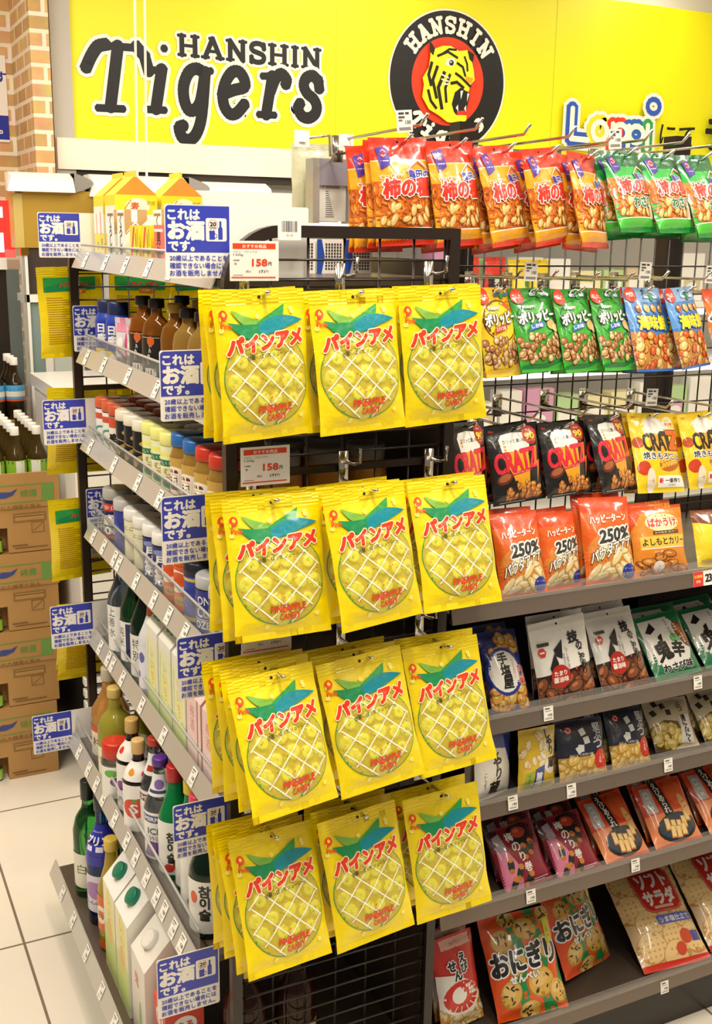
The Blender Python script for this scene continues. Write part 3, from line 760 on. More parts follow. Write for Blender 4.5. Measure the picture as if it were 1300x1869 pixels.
C_GK = cup('sake_cup', '#efece4', '#3a4870', 'glass', '#2f357a', [vt('月桂冠', 50, 58, 19, '#f2f0ea', v=1.1, bold=.05), ('e', 50, 74, 12, 6, '#8a96c0')], r=.032, h=.12)
C_OG = cup('sake_cup', '#d9602c', '#e06a2c', 'plastic', '#df5a24', [('e', 40, 56, 22, 22, '#f4efe6'), ('e', 44, 60, 14, 14, '#df5a24'), ('e', 48, 18, 16, 9, '#c9a24a'), ('t', 'No.1', 48, 18, 7, '#5a3a10'), ('r', 74, 10, 92, 34, '#f4efe6')], r=.032, h=.118)
C_OZ = cup('sake_cup', '#e4e4e2', '#9aa4b0', 'glass', '#343a90', [('t', 'ONE', 50, 62, 15, '#f2f0ea', {'bold': .02}), ('t', 'CUP', 50, 40, 17, '#f2f0ea', {'bold': .03}), ('t', 'OZEKI', 50, 17, 14, '#f2f0ea', {'bold': .03}), ('r', 0, 26, 100, 27.5, '#f2f0ea')], r=.0335, h=.112, lf='clearlid', half=75)
C_GD = cup('sake_cup', '#3a3a44', '#3f4aa8', 'plastic', '#3a46a2', [('r', 0, 0, 100, 8, '#d8b84a'), ('r', 0, 76, 100, 82, '#d8b84a'), ('t', '大関', 50, 44, 20, '#8a94d8')], r=.033, h=.118, lf='clearlid')
B_CL = bottle('sake_bottle', 'bottle', .037, .262, '#8fa2b4', 'glass', '#c8ccd0', [(.08, .5, 70, '#ecebe4', [vt('上善水', 40, 96, 22, '#2a2a30', v=1.15)])])
B_GN = bottle('sake_bottle', 'bottle', .036, .262, '#2c8a3c', 'glass', '#1c3a22', [(.1, .46, 80, '#e9e8e2', [('r', 46, 6, 66, 90, '#26305e'), vt('純米', 30, 70, 22, '#2a2a30')])])
B_DG = bottle('sake_bottle', 'bottle', .035, .255, '#1c6a2c', 'glass', '#10301a', [(.08, .46, 80, '#e4e4de', [vt('特別', 46, 76, 24, '#2a2a30')])])
B_WP = bottle('sake_bottle', 'bottle', .034, .24, '#dcdde2', 'plastic', '#4a2f8a', [(.1, .5, 90, '#e3e2ea', [('e', 40, 70, 8, 12, '#5a62a8'), ('e', 62, 40, 6, 9, '#5a62a8'), ('e', 30, 30, 5, 8, '#6a72b4'), ('e', 70, 80, 5, 8, '#5a62a8')]), (.76, .92, 110, '#c9663a', [])], caph=.08)
gl = [('r', 0, 0, 80, 160, '#eef2c2'), ('e', 40, 30, 60, 34, '#cfe38a'), ('e', 42, 84, 26, 34, '#f2ec9a'), vt('いいちこ', 42, 128, 19, '#b8a64a', v=1.3), ('s', [(8, 4), (12, 150)], 3, '#a9c86a')]
GW = slant('shochu_carton', .076, .082, .232, '#f1efe4', '#eef0e4', [('s', [(68, 0), (68, 180)], 2, '#d9d8cc')], gl, cap='#1c7a58')
PK = slant('spirit_carton', .076, .082, .19, '#e9b6b2', '#f0d6d0', [('r', 8, 12, 70, 130, '#efc6c0')], [('r', 0, 0, 82, 140, '#efcfca'), ('r', 60, 0, 66, 140, '#8a2a22'), vt('梅酒', 32, 110, 24, '#c8605a')], cap='#c8a08a')
PLUM = bottle('plum_wine_bottle', 'bottle', .046, .235, '#d59a4e', 'amber', '#b8b098', [(.1, .42, 100, '#e9dcc0', [('r', 8, 60, 60, 90, '#c8402a'), ('t', '梅', 36, 34, 26, '#7a3a1a')])], caph=.13)
LEMON = bottle('lemon_liqueur_bottle', 'wine', .042, .225, '#c9c04a', 'amber', '#c9b060', [(.06, .4, 90, '#e9e8c0', [('t', '柚子', 50, 44, 26, '#5a6a1a')])], caph=.1)
REDJ = bottle('fruit_wine_bottle', 'jar', .032, .135, '#d9d2cc', 'glass', '#c8321e', [(.06, .62, 120, '#f0ece4', [('e', 60, 40, 16, 12, '#7a3a8a'), ('e', 46, 60, 12, 9, '#6ab04a')])], caph=.26)
FRW = bottle('fruit_wine_bottle', 'wine', .036, .215, '#4a1f22', 'glass', '#c9a45e', [(.05, .56, 120, '#f2efe8', [('e', 40, 60, 15, 12, '#7a3a8a'), ('e', 58, 46, 14, 12, '#8a3a92'), ('p', [(34, 76), (60, 90), (66, 70)], '#6abf4a'), ('t', '酒', 30, 24, 18, '#3a342f')]), (.60, .78, 120, '#f4efe6', [('e', 30, 20, 6, 7, '#d83a2a'), ('e', 60, 14, 5, 6, '#e8c22c'), ('e', 80, 24, 5, 6, '#d83a2a')])], caph=.14)
FRT = bottle('fruit_wine_bottle', 'wine', .034, .205, '#4a1f22', 'glass', '#d8b070', [(.05, .56, 120, '#f2efe8', [('e', 46, 52, 20, 22, '#d8402e'), ('p', [(34, 70), (62, 78), (50, 66)], '#4aa04a'), ('t', 'S', 46, 52, 20, '#f2efe8', {'bold': .03})]), (.60, .78, 120, '#f4efe6', [('e', 40, 18, 6, 7, '#e8942c'), ('e', 64, 14, 5, 6, '#d83a2a')])], caph=.14)
ICE_R = bottle('vodka_drink_bottle', 'soju', .034, .225, '#b9bcc4', 'glass', '#b83a28', [(.06, .52, 100, '#f1efe9', [('r', 14, 80, 80, 96, '#7a2a1e'), ('t', 'SMIRNOFF', 48, 88, 9, '#f1efe9', {'bold': .03, 'w': 56}), ('p', [(34, 14), (66, 14), (70, 36), (30, 36)], '#d8402e'), ('s', [(40, 40), (56, 72)], 3, '#e8a09a'), ('s', [(52, 40), (66, 70)], 3, '#e8a09a')]), (.66, .86, 120, '#ecebe8', [('r', 30, 8, 70, 20, '#b83a28')])], caph=.07)
ICE_P = bottle('vodka_drink_bottle', 'soju', .034, .222, '#b9bcc4', 'glass', '#5a2f8a', [(.06, .52, 100, '#f1efe9', [('r', 8, 80, 84, 96, '#4a4a8a'), ('t', 'SMIRNOFF', 46, 88, 9, '#f1efe9', {'bold': .03, 'w': 60}), ('t', 'ICE', 42, 62, 13, '#3a3a44', {'bold': .02}), ('p', [(20, 6), (80, 6), (74, 36), (30, 40)], '#7a3f9a'), ('t', 'Wine', 46, 46, 9, '#6a6a74', {'shear': .3})]), (.66, .86, 120, '#ecebe8', [('e', 50, 24, 14, 10, '#8a6ab8'), ('r', 24, 6, 78, 12, '#4a4a6a')])], caph=.07)
def soju(cap, fruit, glass='#18a85e', word=True, h=.232):
    art = [vt('참이슬', 46, 80, 21, '#211d1a', v=1.05, bold=.045), ('e', 64, 20, 16, 12, fruit), ('e', 40, 14, 11, 9, fruit)]
    return bottle('soju_bottle', 'soju', .034, h, glass, 'amber', cap, [(.06, .54, 78, '#f0eee6', art)], capfin='plastic', caph=.13)
SJ_R, SJ_Y, SJ_P = soju('#b8262c', '#d8402e'), soju('#e2c21c', '#e89a2c'), soju('#d8445a', '#e88a6a')
SJ_G = bottle('soju_bottle', 'soju', .038, .24, '#125a2a', 'glass', '#123a1e', [(.05, .46, 80, '#efede5', [vt('은위', 62, 80, 26, '#211d1a', v=1.1, bold=.03), ('e', 60, 10, 26, 7, '#a8c83a')])], caph=.1)
SJ_D = bottle('soju_bottle', 'soju', .037, .235, '#125a2a', 'glass', '#d8445a', [(.06, .5, 78, '#f0eee6', [vt('참이슬', 46, 84, 22, '#211d1a', v=1.05, bold=.045), ('e', 24, 70, 8, 12, '#e05a3a')])], caph=.1)
WN_G = bottle('wine_bottle', 'wine', .038, .3, '#46b04a', 'glass', '#23281f', [(.1, .4, 90, '#e9e6d2', [('t', '白', 50, 50, 26, '#3a5a2a')])], caph=.16)
SP_B = bottle('sparkling_bottle', 'wine', .039, .315, '#2a58b8', 'glass', '#2a2f3a', [(.12, .42, 90, '#d9d4e2', [('e', 46, 56, 26, 22, '#a87ab4'), ('t', 'しんのつゆ', 52, 24, 10, '#3a2a4a', {'bold': .02})]), (.5, .8, 100, '#3034a0', [('t', 'プリン', 50, 60, 18, '#e6e4f0', {'bold': .05}), ('t', 'ふわわの', 46, 80, 8, '#e6e4f0'), ('r', 28, 36, 42, 48, '#e6e4f0'), ('r', 50, 36, 64, 48, '#e6e4f0')])], caph=.1)
YL_B = bottle('liqueur_bottle', 'soju', .035, .27, '#dcc040', 'amber', '#d8b84a', [(.2, .52, 80, '#dd6a26', [('e', 36, 40, 20, 22, '#f3e6c8'), ('t', '梅', 36, 40, 20, '#c8502a', {'bold': .03})]), (.02, .1, 110, '#d8602a', [])], caph=.1)
big_l = [('r', 0, 0, 100, 300, '#f2f0c8'), ('e', 50, 60, 80, 60, '#cfe38a'), ('e', 52, 150, 34, 60, '#f4e88a'), ('e', 50, 110, 24, 30, '#eec86a'), vt('いいちこ', 52, 220, 26, '#c9b25a', v=1.3)]
BIGC = slant('shochu_carton', .098, .098, .282, '#eeeadd', '#f3f1ea', [('s', [(90, 0), (90, 240)], 2.5, '#d6d2c4')], big_l, cap='#17795a', drop=.07, capr=.019)
BIGW = slant('sake_carton', .1, .1, .25, '#efe9dc', '#efeadd', [('r', 0, 180, 100, 200, '#3f6a3a'), ('e', 60, 60, 12, 34, '#dfe6c8')], [('e', 60, 60, 10, 30, '#a9cf8a'), ('t', '鬼', 40, 130, 30, '#d8503a')], cap='#f1ece4', drop=.07, capr=.02)
REDC = slant('sake_carton', .076, .076, .2, '#d8402c', '#e05a44', [('e', 38, 120, 24, 20, '#f4efe6'), ('t', 'まる', 38, 120, 16, '#d8402c', {'bold': .04}), ('r', 0, 0, 76, 70, '#f0d8c4'), ('e', 30, 40, 16, 12, '#e8b83a')], [('e', 38, 120, 24, 20, '#f4efe6'), ('t', 'まる', 38, 120, 16, '#d8402c', {'bold': .04})], cap='#f4f1ea', drop=.05, capr=.016)
OLD = bottle('whisky_bottle', 'wine', .042, .3, '#4a2408', 'amber', '#3a5a2a', [(.1, .4, 80, '#d8c88a', [('t', '余市', 50, 50, 20, '#2a2012')]), (.8, .88, 120, '#e0cc3a', [])], caph=.12)
BOXT = pack('spirit_box', .052, .05, .058, '#efece2', [('p', [(0, 0), (9, 0), (15, 29), (9, 58), (0, 58)], '#2b4fa8')] + [('r', 16 + (i % 6) * 5.4, 6 + (i // 6) * 5.2, 16 + (i % 6) * 5.4 + 3.4, 9.6 + (i // 6) * 5.2, '#3a3630') for i in range(54)], [], '#e4e0d4')
GJAR = cup('spirit_jar', '#b4b4b0', '#d89a3c', 'plastic', '#cf9038', [('e', 50, 40, 26, 20, '#dca648')], r=.038, h=.13, shape='jar', f=(.05, .66), half=150, lf='clearlid')

G1 = 'bottles and cups on the liquor shelves'
def put(proto, x, y, shelf, yaw, lab, cat, group=None):
    o = take(proto); o.location = (x, y, SH[shelf][0]); o.rotation_euler = (0, 0, R(yaw)); tag(o, lab, cat, group); return o
# top shelf
put(BARLEY, .645, 2.424, 0, 0, 'yellow gabled barley spirit carton on the top liquor shelf, front left', 'carton', 'yellow gabled cartons')
put(BARLEY, .645, 2.53, 0, 0, 'yellow gabled barley spirit carton on the top shelf behind the front left one', 'carton', 'yellow gabled cartons')
put(BARLEY, .745, 2.424, 0, 0, 'yellow gabled barley spirit carton on the top shelf behind the large notice card', 'carton', 'yellow gabled cartons')
for i, (x, y) in enumerate(((.603, 2.345), (.603, 2.262), (.66, 2.2), (.71, 2.14))):
    put(KURO, x, y if i < 2 else y, 0, 0, 'white sake pack with black brush lettering on the top shelf, %s from far end' % ['first', 'second', 'third', 'fourth'][i], 'drink pack', 'white sake packs')
for i, y in enumerate((2.155, 2.075)): put(YEL, .603, y, 0, 0, 'small yellow spirit pack with a red slash, %s beside the white sake packs' % ['first', 'second'][i], 'drink pack', 'yellow spirit packs')
put(REDP, .603, 1.99, 0, 0, 'small red plum drink pack beside the yellow packs on the top liquor shelf', 'drink pack')
for i in range(5):
    p = (.722 + i * .0545, 1.80)
    put(BOXT, p[0], 1.83, 0, 0, 'white box with black print behind the top wire mesh, %s from the left' % ['first', 'second', 'third', 'fourth', 'fifth'][i], 'box', 'white boxes on the top liquor shelf') if p[0] < .93 else None
# second shelf
for i, (x, y) in enumerate(((.605, 2.5), (.61, 2.425), (.675, 2.40))): put(BCAN, x, y, 1, -50, 'dark blue bottle-shaped sake can on the second liquor shelf, %s' % ['farthest one', 'second one', 'in the back row'][i], 'can', 'blue bottle cans')
for i, (x, y) in enumerate(((.6, 2.33), (.607, 2.265))): put(POUCH, x, y, 1, -55, 'pink topped drink pouch beside the whisky flasks, %s' % ['farther one', 'nearer one'][i], 'drink pouch', 'pink drink pouches')
for i, (p, x, y) in enumerate(((WHB, .603, 2.2), (WHB, .603, 2.105), (WHG, .61, 2.005), (WHC, .605, 1.915), (WHC, .605, 1.83), (WHC, .6, 1.75))):
    put(p, x, y, 1, -58, 'pocket whisky flask in the front row of the second shelf, %s from the far end' % ['first', 'second', 'third', 'fourth', 'fifth', 'sixth'][i], 'whisky flask', 'whisky flasks')
for i, (p, x, y) in enumerate(((WHB, .68, 2.19), (WHG, .685, 2.09), (WHB, .685, 1.99), (WHC, .685, 1.89), (WHB, .69, 1.79))):
    put(p, x, y, 1, -58, 'pocket whisky flask in the back row of the second shelf, %s from the far end' % ['first', 'second', 'third', 'fourth', 'fifth'][i], 'whisky flask', 'whisky flasks')
# third shelf
row3 = [(C_OR, 2.555, 'white sake cup with orange lid at the far end of the third shelf'), (C_OR, 2.49, 'second white sake cup with orange lid on the third shelf'), (C_TI, 2.43, 'sake cup with orange lid and black brush character on the third shelf'),
        (C_BK, 2.36, 'black cup with cream lid nearest the orange lidded cups'), (C_BK, 2.29, 'black cup with cream lid in the middle of its three'), (C_BK, 2.22, 'black cup with cream lid beside the pale green cups'),
        (C_GR, 2.152, 'pale green and yellow cup beside the black cups'), (C_GR, 2.088, 'pale green and yellow cup in the middle of its three'), (C_GR, 2.024, 'pale green and yellow cup beside the blue lidded jar'),
        (J_BL, 1.95, 'amber jar with blue lid beside the pale green cups'), (J_BL, 1.878, 'amber jar with blue lid beside the red lidded jar'), (J_RD, 1.806, 'amber jar with red lid beside the blue lidded jar'), (J_RD, 1.734, 'amber jar with red lid nearest the end stand')]
for p, y, lab in row3: put(p, .612, y, 2, -52, lab, 'drink cup', 'cups and jars on the third liquor shelf')
for i, (p, y) in enumerate(((C_OR, 2.54), (C_OR, 2.47), (C_TI, 2.40), (C_OR, 2.33), (C_TI, 2.26), (C_BK, 2.18), (C_BK, 2.1), (C_GR, 2.02))): put(p, .685, y, 2, -50, 'sake cup in the back row of the third shelf, number %d from the far end' % (i + 1), 'drink cup', 'cups and jars on the third liquor shelf')
for i, (x, y) in enumerate(((.70, 1.72), (.785, 1.725), (.868, 1.73), (.745, 1.81), (.83, 1.82))): put(GJAR, x, y, 2, 0, 'golden brown jar seen through the wire mesh below the top candy row, %s' % ['front left', 'front middle', 'front right', 'back left', 'back right'][i], 'jar', 'golden jars behind the wire mesh')
# fourth shelf
row4 = [(C_300, 2.5, 'dark blue and red sake cup at the far end of the fourth shelf'), (C_BL, 2.405, 'blue sake cup with white lid beside the red banded cup'), (C_YW, 2.318, 'pale yellow sake cup with white lid, farther of two'), (C_YW, 2.244, 'pale yellow sake cup with white lid, nearer of two'),
        (C_GK, 2.168, 'dark blue labelled sake cup with white lid, farther of two'), (C_GK, 2.096, 'dark blue labelled sake cup with white lid, nearer of two'), (C_OG, 2.02, 'orange sake cup, farther of two on the fourth shelf'), (C_OG, 1.95, 'orange sake cup, nearer of two on the fourth shelf'),
        (C_GD, 1.884, 'blue sake cup with gold bands beside the orange cups'), (C_OZ, 1.812, 'glass sake cup with violet lettered label, farther of two'), (C_OZ, 1.74, 'glass sake cup with violet lettered label nearest the end stand')]
for p, y, lab in row4: put(p, .612, y, 3, -48, lab, 'drink cup', 'cups on the fourth liquor shelf')
for i, (p, y) in enumerate(((C_BL, 2.46), (C_BL, 2.38), (C_YW, 2.30), (C_YW, 2.22), (C_GK, 2.14), (C_GK, 2.06), (C_OG, 1.98), (C_OZ, 1.88), (C_OZ, 1.8))): put(p, .69, y, 3, -46, 'sake cup in the back row of the fourth shelf, number %d from the far end' % (i + 1), 'drink cup', 'cups on the fourth liquor shelf')
# fifth shelf
for p, x, y, lab in ((B_CL, .605, 2.455, 'clear blue sake bottle at the far end of the fifth shelf'), (B_GN, .61, 2.365, 'bright green sake bottle on the fifth shelf'), (B_DG, .61, 2.28, 'dark green sake bottle beside the white cartons'), (B_WP, .605, 2.20, 'frosted white sake bottle with purple cap'),
                     (B_GN, .69, 2.45, 'green sake bottle in the back row of the fifth shelf')): put(p, x, y, 4, -50, lab, 'bottle', 'bottles on the fifth liquor shelf')
for i, y in enumerate((2.118, 2.026, 1.934)): put(GW, .615, y, 4, 0, 'white and pale green spirit carton with green cap on the fifth shelf, %s' % ['farthest', 'middle', 'nearest'][i], 'carton', 'green capped cartons on the fifth shelf')
for i, y in enumerate((1.842, 1.75)): put(PK, .615, y, 4, 0, 'pale pink spirit carton on the fifth shelf, %s' % ['farther', 'nearer'][i], 'carton', 'pink cartons on the fifth shelf')
# sixth shelf
row6 = [(PLUM, .565, 2.46, 'wide amber plum wine bottle at the far end of the sixth shelf'), (LEMON, .553, 2.36, 'yellow green liqueur bottle with pale cap in front of the plum wine'), (LEMON, .65, 2.4, 'yellow green liqueur bottle in the back row of the sixth shelf'), (REDJ, .53, 2.275, 'small white labelled bottle with wide red lid'),
        (FRW, .55, 2.20, 'fruit wine bottle with grape label and gold cap'), (FRT, .54, 2.115, 'fruit wine bottle with tomato label and paper neck cover'), (ICE_R, .565, 2.09 - .02, 'clear bottle with red cap and red glass on its label'), (ICE_P, .55, 1.985, 'clear bottle with purple cap and purple label'),
        (SJ_R, .56, 1.92, 'green soju bottle with dark red cap'), (SJ_Y, .575, 1.858, 'green soju bottle with yellow cap'), (SJ_P, .565, 1.792, 'green soju bottle with pink cap, farther of two'), (SJ_D, .56, 1.715, 'dark green soju bottle with pink cap behind the notice card'), (SJ_G, .61, 1.665, 'dark green soju bottle with melon label near the end stand'), (SJ_D, .68, 1.67, 'dark green soju bottle nearest the candy bags')]
for p, x, y, lab in row6: put(p, x, y, 5, -26, lab, 'bottle', 'bottles on the sixth liquor shelf')
for i, (p, x, y) in enumerate(((SJ_R, .64, 1.93), (SJ_Y, .65, 1.85), (SJ_P, .645, 1.77), (ICE_R, .64, 2.02), (FRW, .64, 2.15))): put(p, x, y, 5, -42, 'bottle in the back row of the sixth shelf, number %d of five' % (i + 1), 'bottle', 'bottles on the sixth liquor shelf')
# bottom shelf
for p, x, y, yw, lab in ((WN_G, .50, 2.46, -45, 'green wine bottle at the far end of the bottom shelf'), (WN_G, .59, 2.42, -45, 'green wine bottle in the back row of the bottom shelf'), (SP_B, .505, 2.335, -40, 'blue sparkling sake bottle with violet collar'), (YL_B, .50, 2.225, -45, 'yellow plum liqueur bottle beside the white cartons'),
                         (OLD, .72, 1.70, 0, 'brown whisky bottle with green and yellow neck seen through the lowest mesh'), (OLD, .62, 1.70, 0, 'brown whisky bottle behind the left post of the end stand')): put(p, x, y, 6, yw, lab, 'bottle', 'bottles on the bottom liquor shelf')
for i, y in enumerate((2.12, 2.015)): put(BIGC, .515, y, 6, 0, 'large white and green spirit carton with green cap on the bottom shelf, %s' % ['farther', 'nearer'][i], 'carton', 'large cartons on the bottom shelf')
put(BIGW, .52, 1.905, 6, 0, 'large white sake carton with white pour cap on the bottom shelf', 'carton', 'large cartons on the bottom shelf')
put(REDC, .52, 1.795, 6, 0, 'red sake carton with white cap behind the lowest notice card', 'carton')

# the candy bags that hang on the far side of the far end panel
for n in range(12):
    r_, c_ = divmod(n, 3)
    for k in range(2 if c_ == 0 else 1):
        z = (1.44, 1.15, .875, .60)[r_]
        o = take(PINE[n % 3]); t2 = -(6 + 4 * r_) * (1 - .5 * k)
        pose(o, (.585 + .163 * c_ - .012 * k, 2.755 + .035 * (1 - k) + R(-t2) * .2 - .03, z), 180 + (5 if k else -4), t2, 1.5 * (-1) ** n)
        tag(o, 'yellow candy bag beyond the far mesh panel, %s row, %s stack, %s one' % (ROW[r_], CN[c_], ['outer', 'inner'][k]), 'candy bag', 'candy bags on the far end panel')

# ------------------------------------------------------------------ the snack rack facing the camera
XA, XB = .982, 2.45
snack = empty('snack_rack', (1.7, 1.8, 0)); tag(snack, 'brown snack rack with a wire net above and five shelves below', 'shelf rack')
inv2 = Vector((-1.7, -1.8, 0))
def sk(name, bm, m, smooth=False):
    o = mesh_obj(name, bm, m, snack, smooth=smooth); o.location = inv2; return o
YNET = 1.99
bm = bmesh.new()
x = XA
while x < XB: tube(bm, [(x, YNET, 1.05), (x, YNET, 1.86)], .0019, 5); x += .0405
z = 1.06
while z < 1.86: tube(bm, [(XA, YNET - .003, z), (XB, YNET - .003, z)], .0019, 5); z += .062
sk('net_panel', bm, mat('#2a211b', 'plastic'), True)
for px in (838, 1218):
    p = at(px, 490, Y=2.02); sk('upright', bbox(p.x - .022, p.x + .022, 2.0, 2.04, 0, 1.96, .002), mat('#241b16', 'plastic'))
sk('back_board', bbox(XA, XB, 2.045, 2.06, 0, 1.12, .002), mat('#3b3029', 'plastic'))
sk('kick_board', bbox(XA, XB, 1.635, 1.66, 0, .12, .002), mat('#2c241e', 'plastic'))
SZ = [1.066, .836, .662, .446, .128]          # lower edge of each front rail
for zl in SZ:
    s = sk('shelf', bbox(XA, XB, 1.606, 2.04, zl + .006, zl + .018, .002), mat('#4a3d34', 'plastic'))
    bm = bmesh.new(); pr = [(1.598, zl), (1.606, zl + .033), (1.612, zl + .033), (1.610, zl)]
    A = [bm.verts.new((XA, y, z)) for y, z in pr]; B = [bm.verts.new((XB, y, z)) for y, z in pr]
    for i in range(4): bm.faces.new((A[i], A[(i + 1) % 4], B[(i + 1) % 4], B[i]))
    bm.faces.new(A[::-1]); bm.faces.new(B); bmesh.ops.recalc_face_normals(bm, faces=bm.faces)
    mesh_obj('price_rail', bm, mat('#7d6f62', 'chromeplastic'), s, smooth=False)
    bm = bmesh.new(); box(bm, XA, XB, 1.6, 1.6015, zl + .03, zl + .052); mesh_obj('front_stop', bm, mat('#e4e2dc', 'clear'), s, smooth=False)

def norm(a, W, Hh):
    """artwork written in per cent of the bag's width and height -> millimetres"""
    X = lambda v: v * W / 100; Y = lambda v: v * Hh / 100; o = []
    for l in a:
        k = l[0]
        if k == 'r': o.append(('r', X(l[1]), Y(l[2]), X(l[3]), Y(l[4]), l[5]) + ((X(l[6]),) if len(l) > 6 else ()))
        elif k == 'e': o.append(('e', X(l[1]), Y(l[2]), X(l[3]), Y(l[4]), l[5]) + tuple(l[6:]))
        elif k == 'p': o.append(('p', [(X(x), Y(y)) for x, y in l[1]], l[2]))
        elif k == 's': o.append(('s', [(X(x), Y(y)) for x, y in l[1]], X(l[2]), l[3]))
        elif k == 'm': o.append(('m', [(X(q[0]), Y(q[1]), X(q[2]), X(q[3]), q[4]) for q in l[1]], l[2]))
        elif k == 't':
            op = dict(l[6]) if len(l) > 6 else {}
            if 'w' in op: op['w'] = X(op['w'])
            if 'vx' in op: op['vx'] = X(op['vx'])
            o.append(('t', l[1], X(l[2]), Y(l[3]), Y(l[4]), l[5], op))
    return o
WHT, BLK = '#f6f1e8', '#1d1815'
def logo(x, y, s): return [('p', [(x + s * cos(R(a)), y + s * .8 * sin(R(a))) for a in range(0, 360, 60)], '#d8301f'), ('p', [(x + s * .72 * cos(R(a)), y + s * .58 * sin(R(a))) for a in range(0, 360, 60)], WHT), ('p', [(x + s * .55 * cos(R(a)), y + s * .42 * sin(R(a))) for a in range(0, 360, 60)], '#d8301f')]
def ribbon(x, y): return [('p', [(x, y), (x + 19, y + 3), (x + 21, y - 15), (x + 4, y - 20)], '#47309a')] + logo(x + 11, y - 4.5, 6.5) + [('r', x + 5, y - 12.5, x + 18, y - 11.5, '#cfc6ea')]
CRK = [('#a8460e', '#e2761a', '#f6ae52'), ('#9a3f0c', '#d96a16', '#f0a048')]
PNT = [('#b8822e', '#e8c276', '#f6e2ae')]
def kaki(green):
    a = []
    if green: a += [('r', 0, 0, 100, 100, '#2fb044'), ('r', 0, 78, 100, 100, '#0f6b38'), ('p', [(0, 66), (30, 62), (70, 60), (100, 58), (100, 8), (0, 12)], '#d98a3a')]
    else: a += [('r', 0, 0, 100, 100, '#f2a51a'), ('r', 0, 79, 100, 100, '#e0351a'), ('r', 0, 78, 100, 79, '#f6d9a8'), ('p', [(0, 60), (40, 58), (100, 64), (100, 16), (0, 17)], '#c9641a')]
    f = food(2, 20, 98, 54, 84, 9.5, 2.7, CRK, 3) + food(8, 20, 92, 36, 12, 9, 5, PNT, 5)
    a += f
    a += [('r', 0, 0, 100, 15, '#f4a81c' if not green else '#54c244'), ('r', 0, 0, 100, 6, '#dd3419' if not green else '#1d8a3a'), ('r', 0, 15, 100, 16, WHT)]
    a += ribbon(8, 90)
    a += [('s', [(56, 68), (76, 78), (97, 68)], 3.4, WHT), ('s', [(56, 68), (76, 77), (97, 68)], 1.8, '#d8501f'), ('t', '亀田の', 76, 65.5, 7.5, '#2d2f9a', {'bold': .05, 'out': .05, 'w': 38}),
          ('t', 'ピリッとカリッ！', 28, 64, 3.5, WHT, {'bold': .04, 'w': 38, 'slope': .05, 'out': .04, 'outcol': '#6a4a1a'}),
          ('t', '柿の種', 54, 53, 17, '#d8301c', {'bold': .06, 'out': .05, 'w': 84, 'slope': .03, 'shear': .1, 'res': 3})]
    if green: a += [('t', 'わさび', 64, 34, 13, '#0f7a3c', {'bold': .05, 'out': .055, 'w': 60, 'slope': .05, 'res': 3}), ('r', 78, 14, 90, 30, '#efe6d2'), ('r', 80, 16, 82, 28, '#c8503a')]
    return a
def denroku(x, y): return [('e', x, y, 14, 9.5, '#dd3a1f'), ('t', 'でん六', x, y, 6, WHT, {'bold': .05, 'w': 19})]
def emblem(x, y, c): return [('s', [(x - 20, y), (x - 12, y + 5), (x, y + 7), (x + 12, y + 5), (x + 20, y)], 2, WHT), ('r', x - 4, y - 5, x + 4, y + 4, '#3aa03a'), ('r', x - 20, y - 2, x - 6, y + 1.6, c), ('r', x + 6, y - 2, x + 20, y + 1.6, c)]
NUT = [('#7a4a1e', '#c89a62', '#ecd2a4'), ('#8a5a2a', '#d9b684', '#f4e4c4'), ('#6a3a1a', '#a8703e', '#d8ae7a')]
def porippy(spice):
    g = '#f0c81c' if spice else '#3aa82e'
    a = [('r', 0, 0, 100, 100, g), ('e', 50, 62, 46, 24, '#7a3a12' if spice else '#176a2a'), ('e', 50, 62, 43, 22, '#f4d62c' if spice else '#46b23a'), ('r', 0, 86, 100, 100, '#e8b81c' if spice else '#2c8f2a')]
    if spice: a += [('p', [(60, 80), (100, 90), (100, 66)], '#e06a1a')]
    a += food(3, 13, 97, 43, 70, 6.4, 6.0, NUT, 4) + [('p', [(0, 0), (100, 0), (100, 16), (60, 8), (0, 8)], '#e6b41c' if spice else '#137a3a'), ('p', [(0, 0), (100, 0), (100, 11), (60, 4), (0, 4)], '#efd02c' if spice else '#46b23a')]
    if not spice: a += [('e', 78, 54, 11, 6, '#d9b070'), ('e', 88, 50, 9, 5, '#ecd09a')]
    a += denroku(15, 90) + emblem(66, 92, '#2a7ab8' if spice else '#cfe0f4')
    a += [('t', 'PORIPPY', 34, 76, 3.4, WHT, {'bold': .05, 'w': 30, 'out': .05, 'outcol': '#2a4a1a'}), ('t', 'ポリッピー', 50, 64.5, 14, WHT, {'bold': .06, 'out': .075, 'outcol': BLK, 'w': 86, 'slope': .09, 'res': 3})]
    a += [('p', [(24, 47), (60, 52), (60, 58), (26, 54)], '#b83a1c' if spice else '#2f6ac0'), ('t', 'スパイス味' if spice else 'しお味', 42, 52.8, 4.6, WHT, {'bold': .03, 'w': 28, 'slope': .1})]
    return a
BALL = [('#8a4a14', '#e2a048', '#f6d494'), ('#8a2a0c', '#d8541c', '#f2904a'), ('#a8762a', '#ecc476', '#f8e6b8')]
